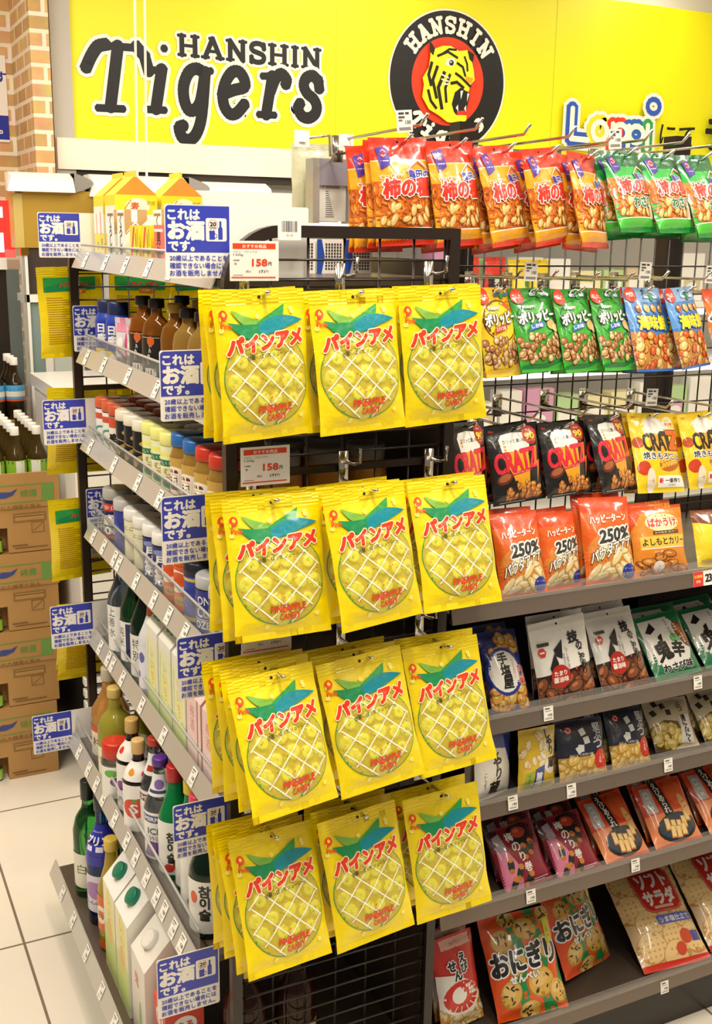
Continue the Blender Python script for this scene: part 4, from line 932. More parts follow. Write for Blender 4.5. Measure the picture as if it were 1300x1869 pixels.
def umi():
    a = [('r', 0, 0, 100, 100, '#5f98d6'), ('r', 0, 82, 100, 100, '#8ab4e0'), ('r', 0, 30, 100, 50, '#3f7ec6'), ('p', [(0, 0), (100, 0), (100, 46), (50, 40), (0, 47)], '#c98a3a')] + food(2, 3, 98, 43, 56, 8.5, 8.0, BALL, 6)
    a += denroku(15, 91) + emblem(68, 88, '#cfe0f4') + [('t', 'こだわり素材いろいろ', 50, 80, 3.2, '#2a4a8a', {'w': 70})]
    for i, c in enumerate(('#a8521c', '#e2b060', '#d89a4a', '#c87a2a')): a += [('e', 24 + 20 * i, 73.5, 8, 5, c), ('e', 22 + 20 * i, 75, 3, 2, '#f4dcaa'), ('r', 18 + 20 * i, 66, 30 + 20 * i, 67, '#2a4a8a')]
    return a + [('t', '海味鮮', 54, 56, 17, '#f6e01c', {'bold': .05, 'out': .06, 'outcol': '#24408a', 'w': 80, 'res': 3}), ('r', 0, 0, 100, 3, '#2f6ab8')]
def oran():
    return [('r', 0, 0, 100, 100, '#e0701a'), ('r', 0, 84, 100, 100, '#d8481a'), ('t', 'べ', 24, 66, 18, BLK, {'bold': .06, 'out': .08}), ('t', 'ビー', 66, 64, 14, BLK, {'bold': .06, 'out': .08}), ('e', 50, 30, 38, 20, '#c8501a')] + food(10, 10, 90, 44, 30, 9, 5, CRK, 8)
PRZ = [('#7a3a10', '#c8772c', '#e8b468'), ('#8a4a16', '#d98c3a', '#f0c27c')]
def cratz(yel):
    if not yel:
        a = [('r', 0, 0, 100, 100, '#17130f'), ('p', [(22, 58), (26, 84), (74, 84), (70, 58), (66, 18), (44, 18)], '#e8a01c'), ('p', [(22, 66), (20, 82), (26, 88), (48, 90), (70, 88), (76, 82), (74, 66)], '#f0ebe0'),
             ('t', 'カリッと濃い味', 48, 79, 5, BLK, {'bold': .02, 'w': 44}), ('t', 'CRATZ', 46, 54, 25, '#e0243a', {'bold': .05, 'w': 78, 'slope': .08, 'out': .02, 'outcol': '#7a0a1a', 'res': 3}), ('p', [(84, 70), (78, 44), (86, 48), (82, 22), (92, 52), (85, 50), (90, 70)], '#e8702c'),
             ('p', [(30, 35), (70, 39), (70, 43), (30, 39)], '#c8202c'), ('t', 'ペッパーベーコン', 50, 39, 2.6, WHT, {'w': 34, 'slope': .08}), ('e', 80, 84, 14, 12, '#d2301c'), ('e', 80, 84, 12.6, 10.8, '#a8281a'), ('t', '90', 80, 83, 8, '#f6d83a', {'bold': .05, 'w': 19}), ('t', '厚さ約', 80, 91, 2.4, WHT), ('t', 'シェアパック', 80, 77, 2.2, WHT),
             ('e', 20, 33, 14, 7, '#6a2a12', 20), ('e', 20, 34, 11, 4.5, '#a8603a', 20)]
        return a + food(24, 7, 92, 26, 54, 5.6, 4.4, PRZ, 9, shape=lambda x, y: y < 12 + 16 * (1 - abs(x - 56) / 44)) + [('t', 'Glico', 10, 94, 2.6, '#c83a2a', {'bold': .02}), ('r', 10, 2, 60, 3.2, '#8a8278')]
    return [('r', 0, 0, 100, 100, '#efcb1a'), ('p', [(30, 58), (34, 82), (76, 82), (72, 58), (66, 40), (40, 40)], '#e8a61c'), ('p', [(30, 74), (28, 88), (44, 94), (70, 92), (80, 84), (78, 70)], '#f1ece0'), ('e', 84, 84, 13, 11, '#f4ead6'), ('t', '直火焼', 84, 85, 4, '#d85a3a', {'bold': .02}),
            ('e', 70, 36, 26, 11, '#b8601c', 12), ('m', [(50 + 7 * i + (j % 2) * 3, 30 + 3.4 * j + i * 1.2, 3.4, 2.4, 10) for i in range(6) for j in range(4)], '#e8b43a'), ('e', 14, 30, 12, 9, '#c8401c'), ('e', 10, 62, 10, 7, '#b8501c'),
            ('t', 'CRA', 42, 62, 22, BLK, {'bold': .05, 'w': 46}), ('t', 'T', 72, 63, 22, '#3a2a1a', {'bold': .06}), ('t', 'Z', 86, 64, 22, '#e8641c', {'bold': .06, 'out': .03, 'outcol': BLK}), ('t', '焼きもろこし', 54, 44, 9, BLK, {'bold': .03, 'out': .07, 'w': 80, 'slope': -.04}),
            ('r', 40, 6, 100, 20, '#f6f1e6'), ('t', '新', 47, 14, 6, '#d8301c', {'bold': .05}), ('t', '一番搾り', 72, 14, 5.4, BLK, {'bold': .03, 'w': 34}), ('t', 'でつまみ！', 70, 8.6, 2.6, BLK), ('e', 26, 14, 9, 16, '#e8dcc4'), ('t', '一番', 26, 14, 5, '#b8862a'), ('t', 'Glico', 12, 95, 2.4, '#c83a2a', {'bold': .02})]
CRM = [('#c89a4a', '#ecd49a', '#f8ecc8'), ('#d0a452', '#f0dcaa', '#faf2d6')]
def happy():
    return [('r', 0, 0, 100, 100, '#e8641a'), ('r', 0, 82, 100, 100, '#dd4a16'), ('e', 52, 28, 52, 34, '#dd8a3a')] + food(14, 8, 88, 40, 12, 22, 8, CRM, 5, jit=60) + [('t', 'ハッピーターン', 50, 75, 9.5, WHT, {'bold': .045, 'out': .05, 'outcol': '#d8401a', 'w': 74, 'slope': .06}),
            ('t', '250%', 58, 56, 14, '#3a3532', {'bold': .05, 'outs': [(.11, WHT)], 'w': 62, 'slope': .12, 'shear': .15}), ('t', 'パウダアアア!!', 54, 41, 14, WHT, {'bold': .04, 'out': .075, 'outcol': BLK, 'w': 92, 'slope': .36, 'res': 3}),
            ('e', 84, 14, 14, 8.5, '#2a3a9a'), ('t', 'うまさ', 84, 16, 4, WHT), ('t', 'しみこむ', 84, 11, 3.4, '#f2d83a'), ('r', 0, 0, 100, 5, '#d8501a')]
def yoshi():
    return [('r', 0, 0, 100, 100, '#e58a24'), ('p', [(0, 66), (20, 90), (80, 94), (100, 76), (100, 100), (0, 100)], '#d8501c'), ('e', 56, 76, 32, 13, '#f2d9a8'), ('t', 'ばかうけ', 56, 76, 12, '#d84a1c', {'bold': .05, 'out': .05, 'w': 54}), ('r', 34, 59, 84, 64, '#3a2a1a'), ('t', '吉本監修 新喜劇', 59, 61.5, 2.8, '#e8d8a8', {'w': 44}), ('r', 10, 40, 98, 57, '#f0c24a'), ('r', 10, 39, 98, 40.4, WHT), ('t', 'よしもとカリー', 54, 49, 10, '#3a2a1a', {'bold': .03, 'w': 82}), ('t', 'カレー味', 40, 35, 3.4, WHT)] + food(8, 6, 92, 32, 14, 14, 6, PRZ, 7, jit=40) + [('e', 40, 14, 10, 8, '#f4ece0'), ('t', 'うまい', 40, 14, 5, '#d8401c', {'v': 1.1})]
def chick():
    return [('r', 0, 0, 100, 100, '#efd52a'), ('p', [(0, 78), (50, 70), (100, 80), (100, 100), (0, 100)], '#7a3a1a'), ('e', 60, 46, 20, 12, '#e89a2c'), ('t', 'チキン', 50, 88, 8, WHT, {'bold': .04}), ('r', 6, 6, 94, 12, '#d8a41c')]
PUF = [('#a8681c', '#dda54a', '#f4d490'), ('#b8782a', '#e8bc6a', '#f8e2b0')]
def teshio():
    return [('r', 0, 0, 100, 100, '#28327e')] + food(24, 72, 84, 90, 14, 14, 11, PUF, 2) + food(10, 4, 96, 38, 26, 15, 12, PUF, 4) + [('e', 44, 48, 44, 30, '#2a3a92'), ('e', 43, 48, 38, 26, WHT), ('t', '手塩屋', 42, 64, 14, BLK, {'bold': .04, 'v': 1.08, 'vx': 2}), ('t', 'だし塩', 82, 50, 7, '#d8301c', {'bold': .04, 'v': 1.1, 'out': .05}), ('t', '大入り', 94, 48, 7, '#d8301c', {'bold': .04, 'v': 1.1, 'out': .05}), ('t', 'サクサク香ばしい', 66, 60, 2.6, '#c8503a', {'v': 1.15})]
DRK = [('#2a120a', '#6a3014', '#a85a2c'), ('#3a1a0c', '#8a4a22', '#c07a46')]
def koda(green):
    bgc = '#1f7a48' if green else '#f1ede4'
    a = [('r', 0, 0, 100, 100, bgc)]
    if green:
        a += [('p', [(0, 30), (8, 92), (70, 92), (84, 74), (92, 40), (80, 18), (30, 14)], WHT), ('e', 86, 60, 14, 22, '#9a4a1c', 20), ('e', 85, 64, 9, 14, '#c8783a', 20), ('e', 62, 58, 9, 6, '#6abf6a', 30), ('e', 70, 54, 6, 4, '#8ad08a'), ('t', '技のこだ割り', 62, 86, 5, BLK, {'v': 1.0}),
              ('t', '鬼', 30, 42, 28, BLK, {'bold': .05, 'rot': 8}), ('t', '辛', 62, 40, 24, BLK, {'bold': .05, 'rot': -8}), ('t', 'わさび味', 52, 16, 12, BLK, {'bold': .05, 'out': .04, 'w': 66}), ('p', [(12, 74), (30, 88), (34, 76), (20, 70)], BLK), ('p', [(30, 64), (40, 68), (36, 56), (26, 52)], BLK)]
    else:
        a += [('p', [(0, 0), (100, 0), (100, 43), (60, 40), (0, 37)], '#33180c')] + food(2, 2, 98, 30, 34, 15, 10, DRK, 3, jit=70)
        a += [('p', [(34, 66), (52, 76), (46, 54), (36, 58)], BLK), ('p', [(22, 46), (34, 62), (38, 50), (34, 38), (24, 40)], BLK), ('t', '技', 72, 76, 13, BLK, {'bold': .05}), ('t', 'のこだ割り', 80, 65, 7.6, BLK, {'bold': .03, 'v': 1.02, 'vx': 1.0}), ('t', 'じっくり醤油に漬けた', 55, 66, 2.8, '#3a302a', {'v': 1.1}), ('t', '厚焼のおいしさ', 49, 58, 2.8, '#3a302a', {'v': 1.1}),
              ('r', 8, 72, 28, 76, '#3a302a'), ('p', [(14 + 7 * cos(R(q)), 65 + 6 * sin(R(q))) for q in range(0, 360, 60)], '#d8402c'), ('r', 10, 64, 18, 66, WHT), ('e', 38, 34, 17, 14, '#b8281a'), ('t', 'たまり', 38, 38, 5.6, WHT, {'bold': .03, 'w': 22}), ('t', '醤油味', 38, 30.5, 6.4, WHT, {'bold': .03, 'w': 26}), ('r', 66, 38, 69, 41, '#d8402c')]
    return a + [('r', 0, 92, 100, 93, '#dcd6ca' if not green else '#2a8a54')]
def shari(navy):
    a = [('r', 0, 0, 100, 100, '#2d3a8c' if navy else '#e3c02a')]
    if navy: a += [('p', [(0, 0), (0, 60), (30, 78), (76, 72), (92, 40), (96, 0)], '#efe8da'), ('t', 'しゃり', 46, 72, 17, BLK, {'bold': .04, 'v': 1.0, 'vx': 4}), ('t', '蔵', 46, 16, 22, BLK, {'bold': .04}), ('t', 'こしょう', 20, 40, 6, '#3a342f', {'v': 1.05})]
    else: a += [('e', 76, 62, 26, 38, '#f2ece0', 8)] + food(4, 40, 60, 96, 10, 12, 7, CRM, 4) + [('t', 'しゃり', 76, 88, 12.5, BLK, {'bold': .04, 'v': 1.02, 'vx': 2}), ('t', '蔵', 82, 43, 17, BLK, {'bold': .04}), ('p', [(36, 4), (60, 10), (60, 42), (36, 36)], '#2f4a9a'), ('t', '旨塩', 48, 24, 13, WHT, {'bold': .05, 'v': 1.05}) , ('p', [(12, 4), (33, 6), (33, 34), (14, 30)], '#9ab82a'), ('t', '北海道', 22, 26, 6, '#3a3a1a', {'v': 1.1})]
    return a
def kata():
    a = [('r', 0, 0, 100, 100, '#26283a'), ('r', 0, 0, 100, 38, '#c8a04a')] + food(4, 4, 96, 34, 40, 10, 8, [('#b8862c', '#e2bc62', '#f4dc9a')], 5)
    for x, y, r_ in ((52, 78, 18), (58, 64, 10), (40, 50, 28), (44, 52, -8)): a += [('p', [(x + 9 * cos(R(r_ + q)), y + 8 * sin(R(r_ + q))) for q in (45, 135, 225, 315)], '#e8e6e2')]
    return a + logo(24, 83, 8) + [('t', '堅ぶつ', 84, 84, 13, '#dcdce2', {'bold': .02, 'v': 1.08, 'vx': -1}), ('t', 'ひとくち堅揚げ餅', 44, 41.5, 4, '#dcdce2', {'w': 50}), ('e', 86, 30, 15, 17, '#d2321f'), ('t', 'うま塩', 84, 38, 5, WHT, {'v': 1.1}), ('t', 'しお', 92, 36, 4, WHT, {'v': 1.1})]
def age():
    a = [('r', 0, 0, 100, 100, '#d6c7a4')] + [('p', [(x + 8 * cos(R(r_ + q)), y + 8 * sin(R(r_ + q))) for q in (45, 135, 225, 315)], '#3a302a') for x, y, r_ in ((38, 86, 6), (14, 74, 20), (46, 72, -6), (24, 92, 12))]
    a += [('p', [(0, 0), (0, 46), (30, 58), (60, 52), (66, 10), (40, 0)], '#5a4a2a')] + food(6, 8, 58, 48, 30, 9, 8, [('#b08a2c', '#e6cc6a', '#f6e8a6')], 6)
    return a + [('p', [(58, 10), (66, 62), (92, 64), (88, 6)], '#f2ece0'), ('s', [(93, 62), (96, 20)], 2, '#d8402c'), ('t', '揚にんにく', 74, 58, 11, BLK, {'bold': .04, 'v': .98, 'vx': .6}), ('t', 'ぶつ', 74, 86, 10, '#7a5a3a', {'bold': .02, 'v': 1.1})]
def ume():
    a = [('r', 0, 0, 100, 100, '#8a1a2c'), ('p', [(0, 70), (30, 84), (20, 100), (0, 100)], '#3a1418'), ('p', [(0, 0), (40, 0), (36, 40), (24, 64), (6, 66)], '#d87a9a'), ('p', [(10, 62), (26, 66), (24, 92), (8, 88)], '#a898a0'), ('e', 66, 82, 30, 18, '#1c1416'), ('e', 62, 85, 15, 9, '#b8402c'), ('e', 60, 88, 7, 3.4, '#d87a5a')]
    for x, y, r_ in ((22, 40, 80), (36, 26, 60), (58, 54, 80), (74, 58, 70), (52, 12, 50), (20, 10, 60)):
        a += [('e', x, y, 13, 6, '#1d2a22', r_), ('e', x + 9 * cos(R(r_)), y + 9 * sin(R(r_)), 5, 5.4, '#c8803a', r_), ('e', x - 9 * cos(R(r_)), y - 9 * sin(R(r_)), 4.4, 5, '#b8702c', r_)]
    return a + [('t', '梅のり巻', 40, 82, 14, '#f0e8e0', {'bold': .025, 'v': 1.22, 'vx': 5}), ('r', 60, 8, 92, 10, '#d8a8b0'), ('r', 60, 5, 84, 6.4, '#d8a8b0')]
def ebi():
    a = [('r', 0, 0, 100, 100, '#e88a52'), ('r', 0, 52, 100, 100, '#d8431a'), ('r', 0, 0, 100, 8, '#d8521c'), ('p', [(6, 56), (26, 54), (30, 92), (10, 94)], '#bfb9b4'), ('r', 14, 60, 22, 88, '#e6e2dc'), ('t', '素材旨', 18, 82, 5, '#5a6a9a', {'v': 1.4}), ('p', [(36, 44), (56, 50), (50, 100), (32, 100)], '#1d1614'), ('t', 'えびあられ', 42, 93, 9.4, WHT, {'bold': .025, 'v': 1.02, 'vx': .8}), ('e', 74, 78, 18, 20, '#e0602a')]
    a += [('e', 54, 28, 42, 21, '#20242a'), ('e', 54, 30, 38, 18, '#3a4048')]
    for i, (x, y) in enumerate(((34, 34), (46, 30), (58, 28), (70, 32), (42, 22), (54, 20), (66, 22), (80, 40))): a += [('p', [(x - 6, y - 8), (x + 6, y - 9), (x + 5, y + 9), (x - 5, y + 10)], '#c87a2a'), ('p', [(x - 4.6, y - 6), (x + 4.6, y - 7), (x + 4, y + 8), (x - 4, y + 9)], '#eccf8e')]
    return a + [('e', 84, 56, 8, 18, '#e2b06a', 10), ('s', [(80, 52), (88, 54)], 2, '#c8642a'), ('s', [(80, 60), (88, 62)], 2, '#c8642a')]
def ebisen():
    return [('r', 0, 0, 100, 100, '#d8301c'), ('r', 20, 86, 92, 97, '#efb8a8'), ('t', '揚げたて', 56, 91, 4, '#a83a2a')] + [('p', [(0, 0), (100, 0), (100, 30), (70, 40), (0, 26)], '#d9962c')] + food(4, 2, 98, 30, 40, 12, 6, CRM, 3) + [('p', [(0, 62), (40, 58), (80, 44), (92, 30), (72, 14), (30, 14), (0, 26)], WHT), ('e', 46, 34, 40, 17, '#d8301c'), ('e', 40, 36, 17, 9, WHT)] + [('s', [(46 + 26 * cos(R(q)), 34 + 11 * sin(R(q))), (46 + 40 * cos(R(q)), 34 + 17 * sin(R(q)))], 2, WHT) for q in range(-120, 60, 24)] + [('t', 'えび', 62, 74, 10, BLK, {'bold': .05, 'v': 1.1, 'out': .1}), ('t', 'せん', 34, 68, 10, BLK, {'bold': .05, 'v': 1.1, 'vx': 10, 'out': .1})]
def onigiri():
    a = [('r', 0, 0, 100, 100, '#e8561a')]
    for x in (-10, 22, 54, 86): a += [('p', [(x + 10, 100), (x + 24, 100), (x + 32, 60), (x + 22, 30), (x + 32, 0), (x + 14, 0), (x + 6, 30), (x + 16, 64)], '#1f8a46')]
    for i, (x, y, sx, sy, ro) in enumerate(((24, 74, 15, 12, 20), (60, 82, 17, 11, -10), (84, 62, 13, 12, 0), (36, 52, 16, 12, 40), (66, 30, 20, 15, 10), (22, 24, 14, 14, -30), (88, 18, 12, 13, 20), (46, 6, 16, 9, 0), (38, 94, 13, 8, 0), (90, 92, 10, 9, 0))):
        a += [('e', x, y, sx, sy, '#b8862c', ro), ('e', x, y + .6, sx * .93, sy * .92, '#dcae52', ro), ('e', x - 2, y + 3, sx * .6, sy * .45, '#e8c47a', ro)]
        rr = random.Random(i); a += [('m', [(x + rr.uniform(-.6, .6) * sx, y + rr.uniform(-.6, .6) * sy, 3.4, 1.2, rr.uniform(0, 180)) for _ in range(7)], '#3f3420')]
    return a + [('t', 'おにぎり', 50, 56, 23, BLK, {'bold': .055, 'out': .07, 'w': 92, 'slope': .08, 'res': 3}), ('t', 'せんべい', 44, 38, 7, WHT, {'bold': .06, 'out': .05, 'outcol': '#5a4a3a', 'w': 42, 'slope': .06}), ('p', [(86, 62), (97, 66), (97, 90), (88, 88)], '#d8d02a'), ('t', 'うま味', 92, 82, 5, '#2a6a2a', {'v': 1.1})]
def soft():
    a = [('r', 0, 0, 100, 100, '#dcbc92')]
    for i, (x, y, ro) in enumerate(((22, 84, 10), (14, 58, 0), (30, 40, -12), (22, 20, 8), (60, 26, -4), (82, 46, 6), (88, 22, 0), (54, 8, 0), (84, 84, 0))):
        a += [('e', x, y, 21, 15, '#c8924a', ro), ('e', x, y + .6, 19.6, 13.8, '#ecc98a', ro)] + [('m', [(x - 14 + 7 * q, y - 8 + 5 * w_, 1.8, 1.5, 0) for q in range(5) for w_ in range(4) if abs(q - 2) + abs(w_ - 1.5) < 3.3], '#d8a45a')]
    return a + [('r', 30, 50, 92, 96, '#d2261c', 14), ('r', 31.4, 51, 90.6, 95, '#e8a89a', 13), ('r', 32, 51.6, 90, 94.4, '#cf2a1e', 12.5), ('t', 'ソフト', 61, 83, 15, WHT, {'bold': .07, 'w': 44, 'slope': .02}), ('t', 'サラダ', 61, 65, 15, WHT, {'bold': .07, 'w': 48, 'slope': .02}), ('r', 46, 53.6, 76, 56.4, '#f2b8a8'), ('r', 40, 38, 96, 47, '#5a68b8'), ('t', 'うま塩仕立て', 68, 42.5, 5.6, WHT, {'bold': .02, 'w': 48}), ('e', 74, 24, 9, 7, '#cf4a2a'), ('e', 62, 14, 8, 6, '#cf4a2a'), ('r', 82, 18, 96, 28, '#3a4490'), ('r', 0, 0, 100, 6, '#d2301c')]

def kind(name, W, Hh, T, base, art, seed=1, **kw): return make_bag(name, W, Hh, T, base, norm(art, W, Hh), seed=seed, **kw)
KD = {}
KD['O'] = [kind('rice_cracker_bag', 112, 180, 34, '#f2a51a', kaki(False), s, top='#dd341a', bot='#dd3419', back='#b8481a', amp=1.8, pinch=.05) for s in (1, 2, 3)]
KD['G'] = [kind('rice_cracker_bag', 110, 166, 34, '#2fb044', kaki(True), s, top='#0f6434', bot='#54c244', back='#1a7a3a', amp=1.8, pinch=.05) for s in (4, 5)]
KD['S'] = [kind('peanut_snack_bag', 101, 163, 26, '#f0c81c', porippy(True), 2, back='#c8a01c')]
KD['P'] = [kind('peanut_snack_bag', 101, 161, 28, '#3aa82e', porippy(False), s, back='#2a8a2a') for s in (3, 6)]
KD['U'] = [kind('seafood_snack_bag', 102, 166, 28, '#5f98d6', umi(), 4, back='#3a6ab0')]
KD['R'] = [kind('orange_snack_bag', 102, 166, 28, '#e0701a', oran(), 5)]
KD['C'] = [kind('pretzel_bag', 123, 152, 30, '#17130f', cratz(False), s) for s in (2, 7)]
KD['Y'] = [kind('pretzel_bag', 124, 162, 28, '#efcb1a', cratz(True), 3)]
KD['H'] = [kind('rice_cracker_bag', 102, 160, 34, '#e8641a', happy(), s, rt=1, rb=1, hole=False, amp=1.6) for s in (2, 5)]
KD['J'] = [kind('curry_cracker_bag', 130, 142, 32, '#e58a24', yoshi(), 3, rt=1, rb=1, hole=False, back='#c86a1c')]
KD['K'] = [kind('chicken_snack_bag', 126, 120, 32, '#efd52a', chick(), 4, rt=1, rb=1, hole=False)]
KD['T'] = [kind('rice_puff_bag', 92, 158, 30, '#28327e', teshio(), 2, rt=1, rb=1, hole=False)]
KD['W'] = [kind('broken_cracker_bag', 126, 168, 26, '#f1ede4', koda(False), s, rt=3, bot='#2a1a12', back='#d8d2c6', fin='film', amp=.9) for s in (3, 6)]
KD['N'] = [kind('wasabi_cracker_bag', 130, 144, 28, '#1f7a48', koda(True), 4, rt=1, rb=1, hole=False)]
KD['A'] = [kind('rice_snack_bag', 106, 136, 28, '#2d3a8c', shari(True), 2, rt=1, rb=1, hole=False)]
KD['B'] = [kind('rice_snack_bag', 98, 126, 28, '#e3c02a', shari(False), 3, rt=1, rb=1, hole=False)]
KD['D'] = [kind('rice_puff_bag', 108, 122, 26, '#26283a', kata(), s, rt=1, rb=1, hole=False) for s in (4, 2)]
KD['L'] = [kind('garlic_chip_bag', 116, 112, 28, '#d6c7a4', age(), 5, rt=1, rb=1, hole=False)]
KD['M'] = [kind('seaweed_roll_bag', 118, 128, 30, '#8a1a2c', ume(), s, rt=1, rb=1, hole=False, top='#4a1018') for s in (3, 5)]
KD['E'] = [kind('shrimp_cracker_bag', 122, 148, 28, '#e88a52', ebi(), s, rt=1, rb=1, hole=False, top='#c83c18') for s in (2, 4)]
KD['F'] = [kind('shrimp_stick_bag', 112, 182, 34, '#d8301c', ebisen(), 3, rt=1, rb=1, hole=False)]
KD['I'] = [kind('onigiri_cracker_bag', 166, 200, 44, '#e8561a', onigiri(), s, rt=1, rb=1, hole=False, amp=2) for s in (2, 6)]
KD['X'] = [kind('salad_cracker_bag', 182, 230, 46, '#dcbc92', soft(), 4, rt=1, rb=1, hole=False, amp=2, bot='#d2301c')]
BASE = {k: (v[0].dimensions.x, 1) for k, v in KD.items()}
SIZE = {'O': (112, 180), 'G': (110, 166), 'S': (101, 163), 'P': (101, 161), 'U': (102, 166), 'R': (102, 166), 'C': (123, 152), 'Y': (124, 162), 'H': (102, 160), 'J': (130, 142), 'K': (126, 120), 'T': (92, 158), 'W': (126, 168), 'N': (130, 144), 'A': (106, 136), 'B': (98, 126), 'D': (108, 122), 'L': (116, 112), 'M': (118, 128), 'E': (122, 148), 'F': (112, 182), 'I': (166, 200), 'X': (182, 230)}
CNT = {}
NAME2 = {'O': 'orange rice cracker bag', 'G': 'green rice cracker bag', 'S': 'yellow spiced peanut bag', 'P': 'green salted peanut bag', 'U': 'blue seafood snack bag', 'R': 'orange snack bag', 'C': 'black pretzel bag', 'Y': 'yellow pretzel bag', 'H': 'orange powdered rice cracker bag', 'J': 'orange curry cracker bag', 'K': 'yellow and brown chicken snack bag', 'T': 'navy rice puff bag with a white disc', 'W': 'white and brown broken cracker bag', 'N': 'green and white wasabi cracker bag', 'A': 'navy and white rice snack bag', 'B': 'yellow rice snack bag', 'D': 'dark navy rice puff bag', 'L': 'cream garlic chip bag', 'M': 'dark red seaweed roll bag', 'E': 'black striped orange shrimp cracker bag', 'F': 'red shrimp stick bag', 'I': 'orange and green onigiri cracker bag', 'X': 'clear salad cracker bag with red square'}
def place(k, v, x, y, z, yaw, tilt, roll, W, Hh, lab, cat='snack bag'):
    o = take(KD[k][v % len(KD[k])]); w0, h0 = SIZE[k]
    pose(o, (x, y, z), yaw, tilt, roll); o.scale = (W * 1000 / w0, 1, Hh * 1000 / h0)
    tag(o, lab, cat, NAME2[k] + 's'); return o
hook_rows = []
PEG = [('O', .922, 1.701, 1.722, 2.7, -6.5, -2.9, .114, .176, 3, 'leftmost in top row'), ('O', 1.030, 1.702, 1.722, 14, -8.0, -3.4, .111, .176, 2, 'second in top row'), ('O', 1.140, 1.706, 1.724, 20, -13, -5.2, .113, .175, 2, 'third in top row'),
       ('O', 1.230, 1.708, 1.727, 20, -10.2, -6.0, .111, .170, 2, 'fourth in top row'), ('O', 1.322, 1.705, 1.721, 28, -13.9, 1.6, .113, .174, 1, 'beside the green bags'),
       ('G', 1.422, 1.705, 1.750, 12.2, -21.2, -1.3, .109, .160, 2, 'beside the orange bags'), ('G', 1.516, 1.706, 1.750, 9.7, -22.3, -1.9, .106, .161, 1, 'in the middle of its three'), ('G', 1.612, 1.704, 1.743, 10.5, -22.9, -2.4, .109, .170, 1, 'at the right edge'),
       ('S', 1.135, 1.706, 1.490, 18, -12.6, .6, .099, .163, 1, 'behind the candy bags'), ('P', 1.222, 1.705, 1.496, 4.7, -18.3, -1.1, .102, .159, 2, 'leftmost of the green three'), ('P', 1.316, 1.706, 1.492, 12, -17.8, -.5, .101, .160, 1, 'middle of the green three'), ('P', 1.405, 1.706, 1.491, 14, -20.8, 1.7, .100, .163, 1, 'beside the blue bags'),
       ('U', 1.489, 1.704, 1.486, 8.1, -20.3, 1.7, .102, .170, 1, 'beside the green peanut bags'), ('U', 1.593, 1.704, 1.490, 16.4, -19.5, -2.1, .103, .165, 1, 'farther right'), ('R', 1.692, 1.704, 1.482, 12, -19.5, 0, .102, .170, 0, 'at the right edge'),
       ('C', 1.077, 1.706, 1.248, 24, -9.3, 3.4, .121, .160, 1, 'half hidden behind the candy bags'), ('C', 1.187, 1.706, 1.249, 3, -13, -2.3, .124, .149, 2, 'second in its row'), ('C', 1.305, 1.707, 1.252, 7.9, -16.3, .4, .122, .144, 2, 'third in its row'), ('C', 1.427, 1.706, 1.249, 17.5, -22, 3.4, .122, .158, 1, 'beside the yellow pretzel bags'),
       ('Y', 1.532, 1.704, 1.238, 2.6, -22.7, 3.6, .124, .167, 1, 'beside the black pretzel bags'), ('Y', 1.666, 1.705, 1.238, 3.3, -20.4, -.2, .124, .158, 2, 'at the right edge')]
def peg_hook(L):
    bm = bmesh.new(); tube(bm, [(0, 0, 0), (0, -L + .02, .004), (0, -L, .016)], .0028, 7)
    o = mesh_obj('peg_hook', bm, mat('#cfc8bd', 'chrome'))
    bm = bmesh.new(); tube(bm, [(.008, .0, .026), (.008, -L - .01, .030), (.008, -L - .026, .046)], .0026, 7)
    mesh_obj('tag_rod', bm, mat('#cfc8bd', 'chrome'), o)
    mesh_obj('bracket', bbox(-.006, .014, -.004, .003, -.014, .034, .001), mat('#cfc8bd', 'chrome'), o)
    return o
PH_ = peg_hook(.22)
ords = ['', 'first', 'second', 'third']
for n, (k, x, y, z, yw, tl, rl, W, Hh, nb, where) in enumerate(PEG):
    f = place(k, n, x, y, z, yw, tl, rl, W, Hh, 'front %s %s' % (NAME2[k], where))
    fy = y - sin(R(tl)) * Hh * .95; fz = z + cos(R(tl)) * Hh * .95
    for b in range(1, nb + 1):
        t2 = tl * (1 - .22 * b); ty = fy + .027 * b
        place(k, n + b, x + (-.003 * b if n in (0, 5) else (.014 if b == 2 else -.006)), ty + sin(R(t2)) * Hh * .95, fz - cos(R(t2)) * Hh * .95 - .004 * b, yw * .5 + (6 if b % 2 else -5), t2, rl + (2 if b % 2 else -2.5), W, Hh, '%s, %s behind the front one %s' % (NAME2[k], ords[b], where))
    h = take(PH_); h.location = (x, YNET - .004, fz - .004)
    if fy < 1.775: h.scale = (1, (YNET - fy + .03) / .22, 1)
    tag(h, 'chrome peg hook over the %s %s' % (NAME2[k], where), 'hook', 'chrome peg hooks on the snack rack')
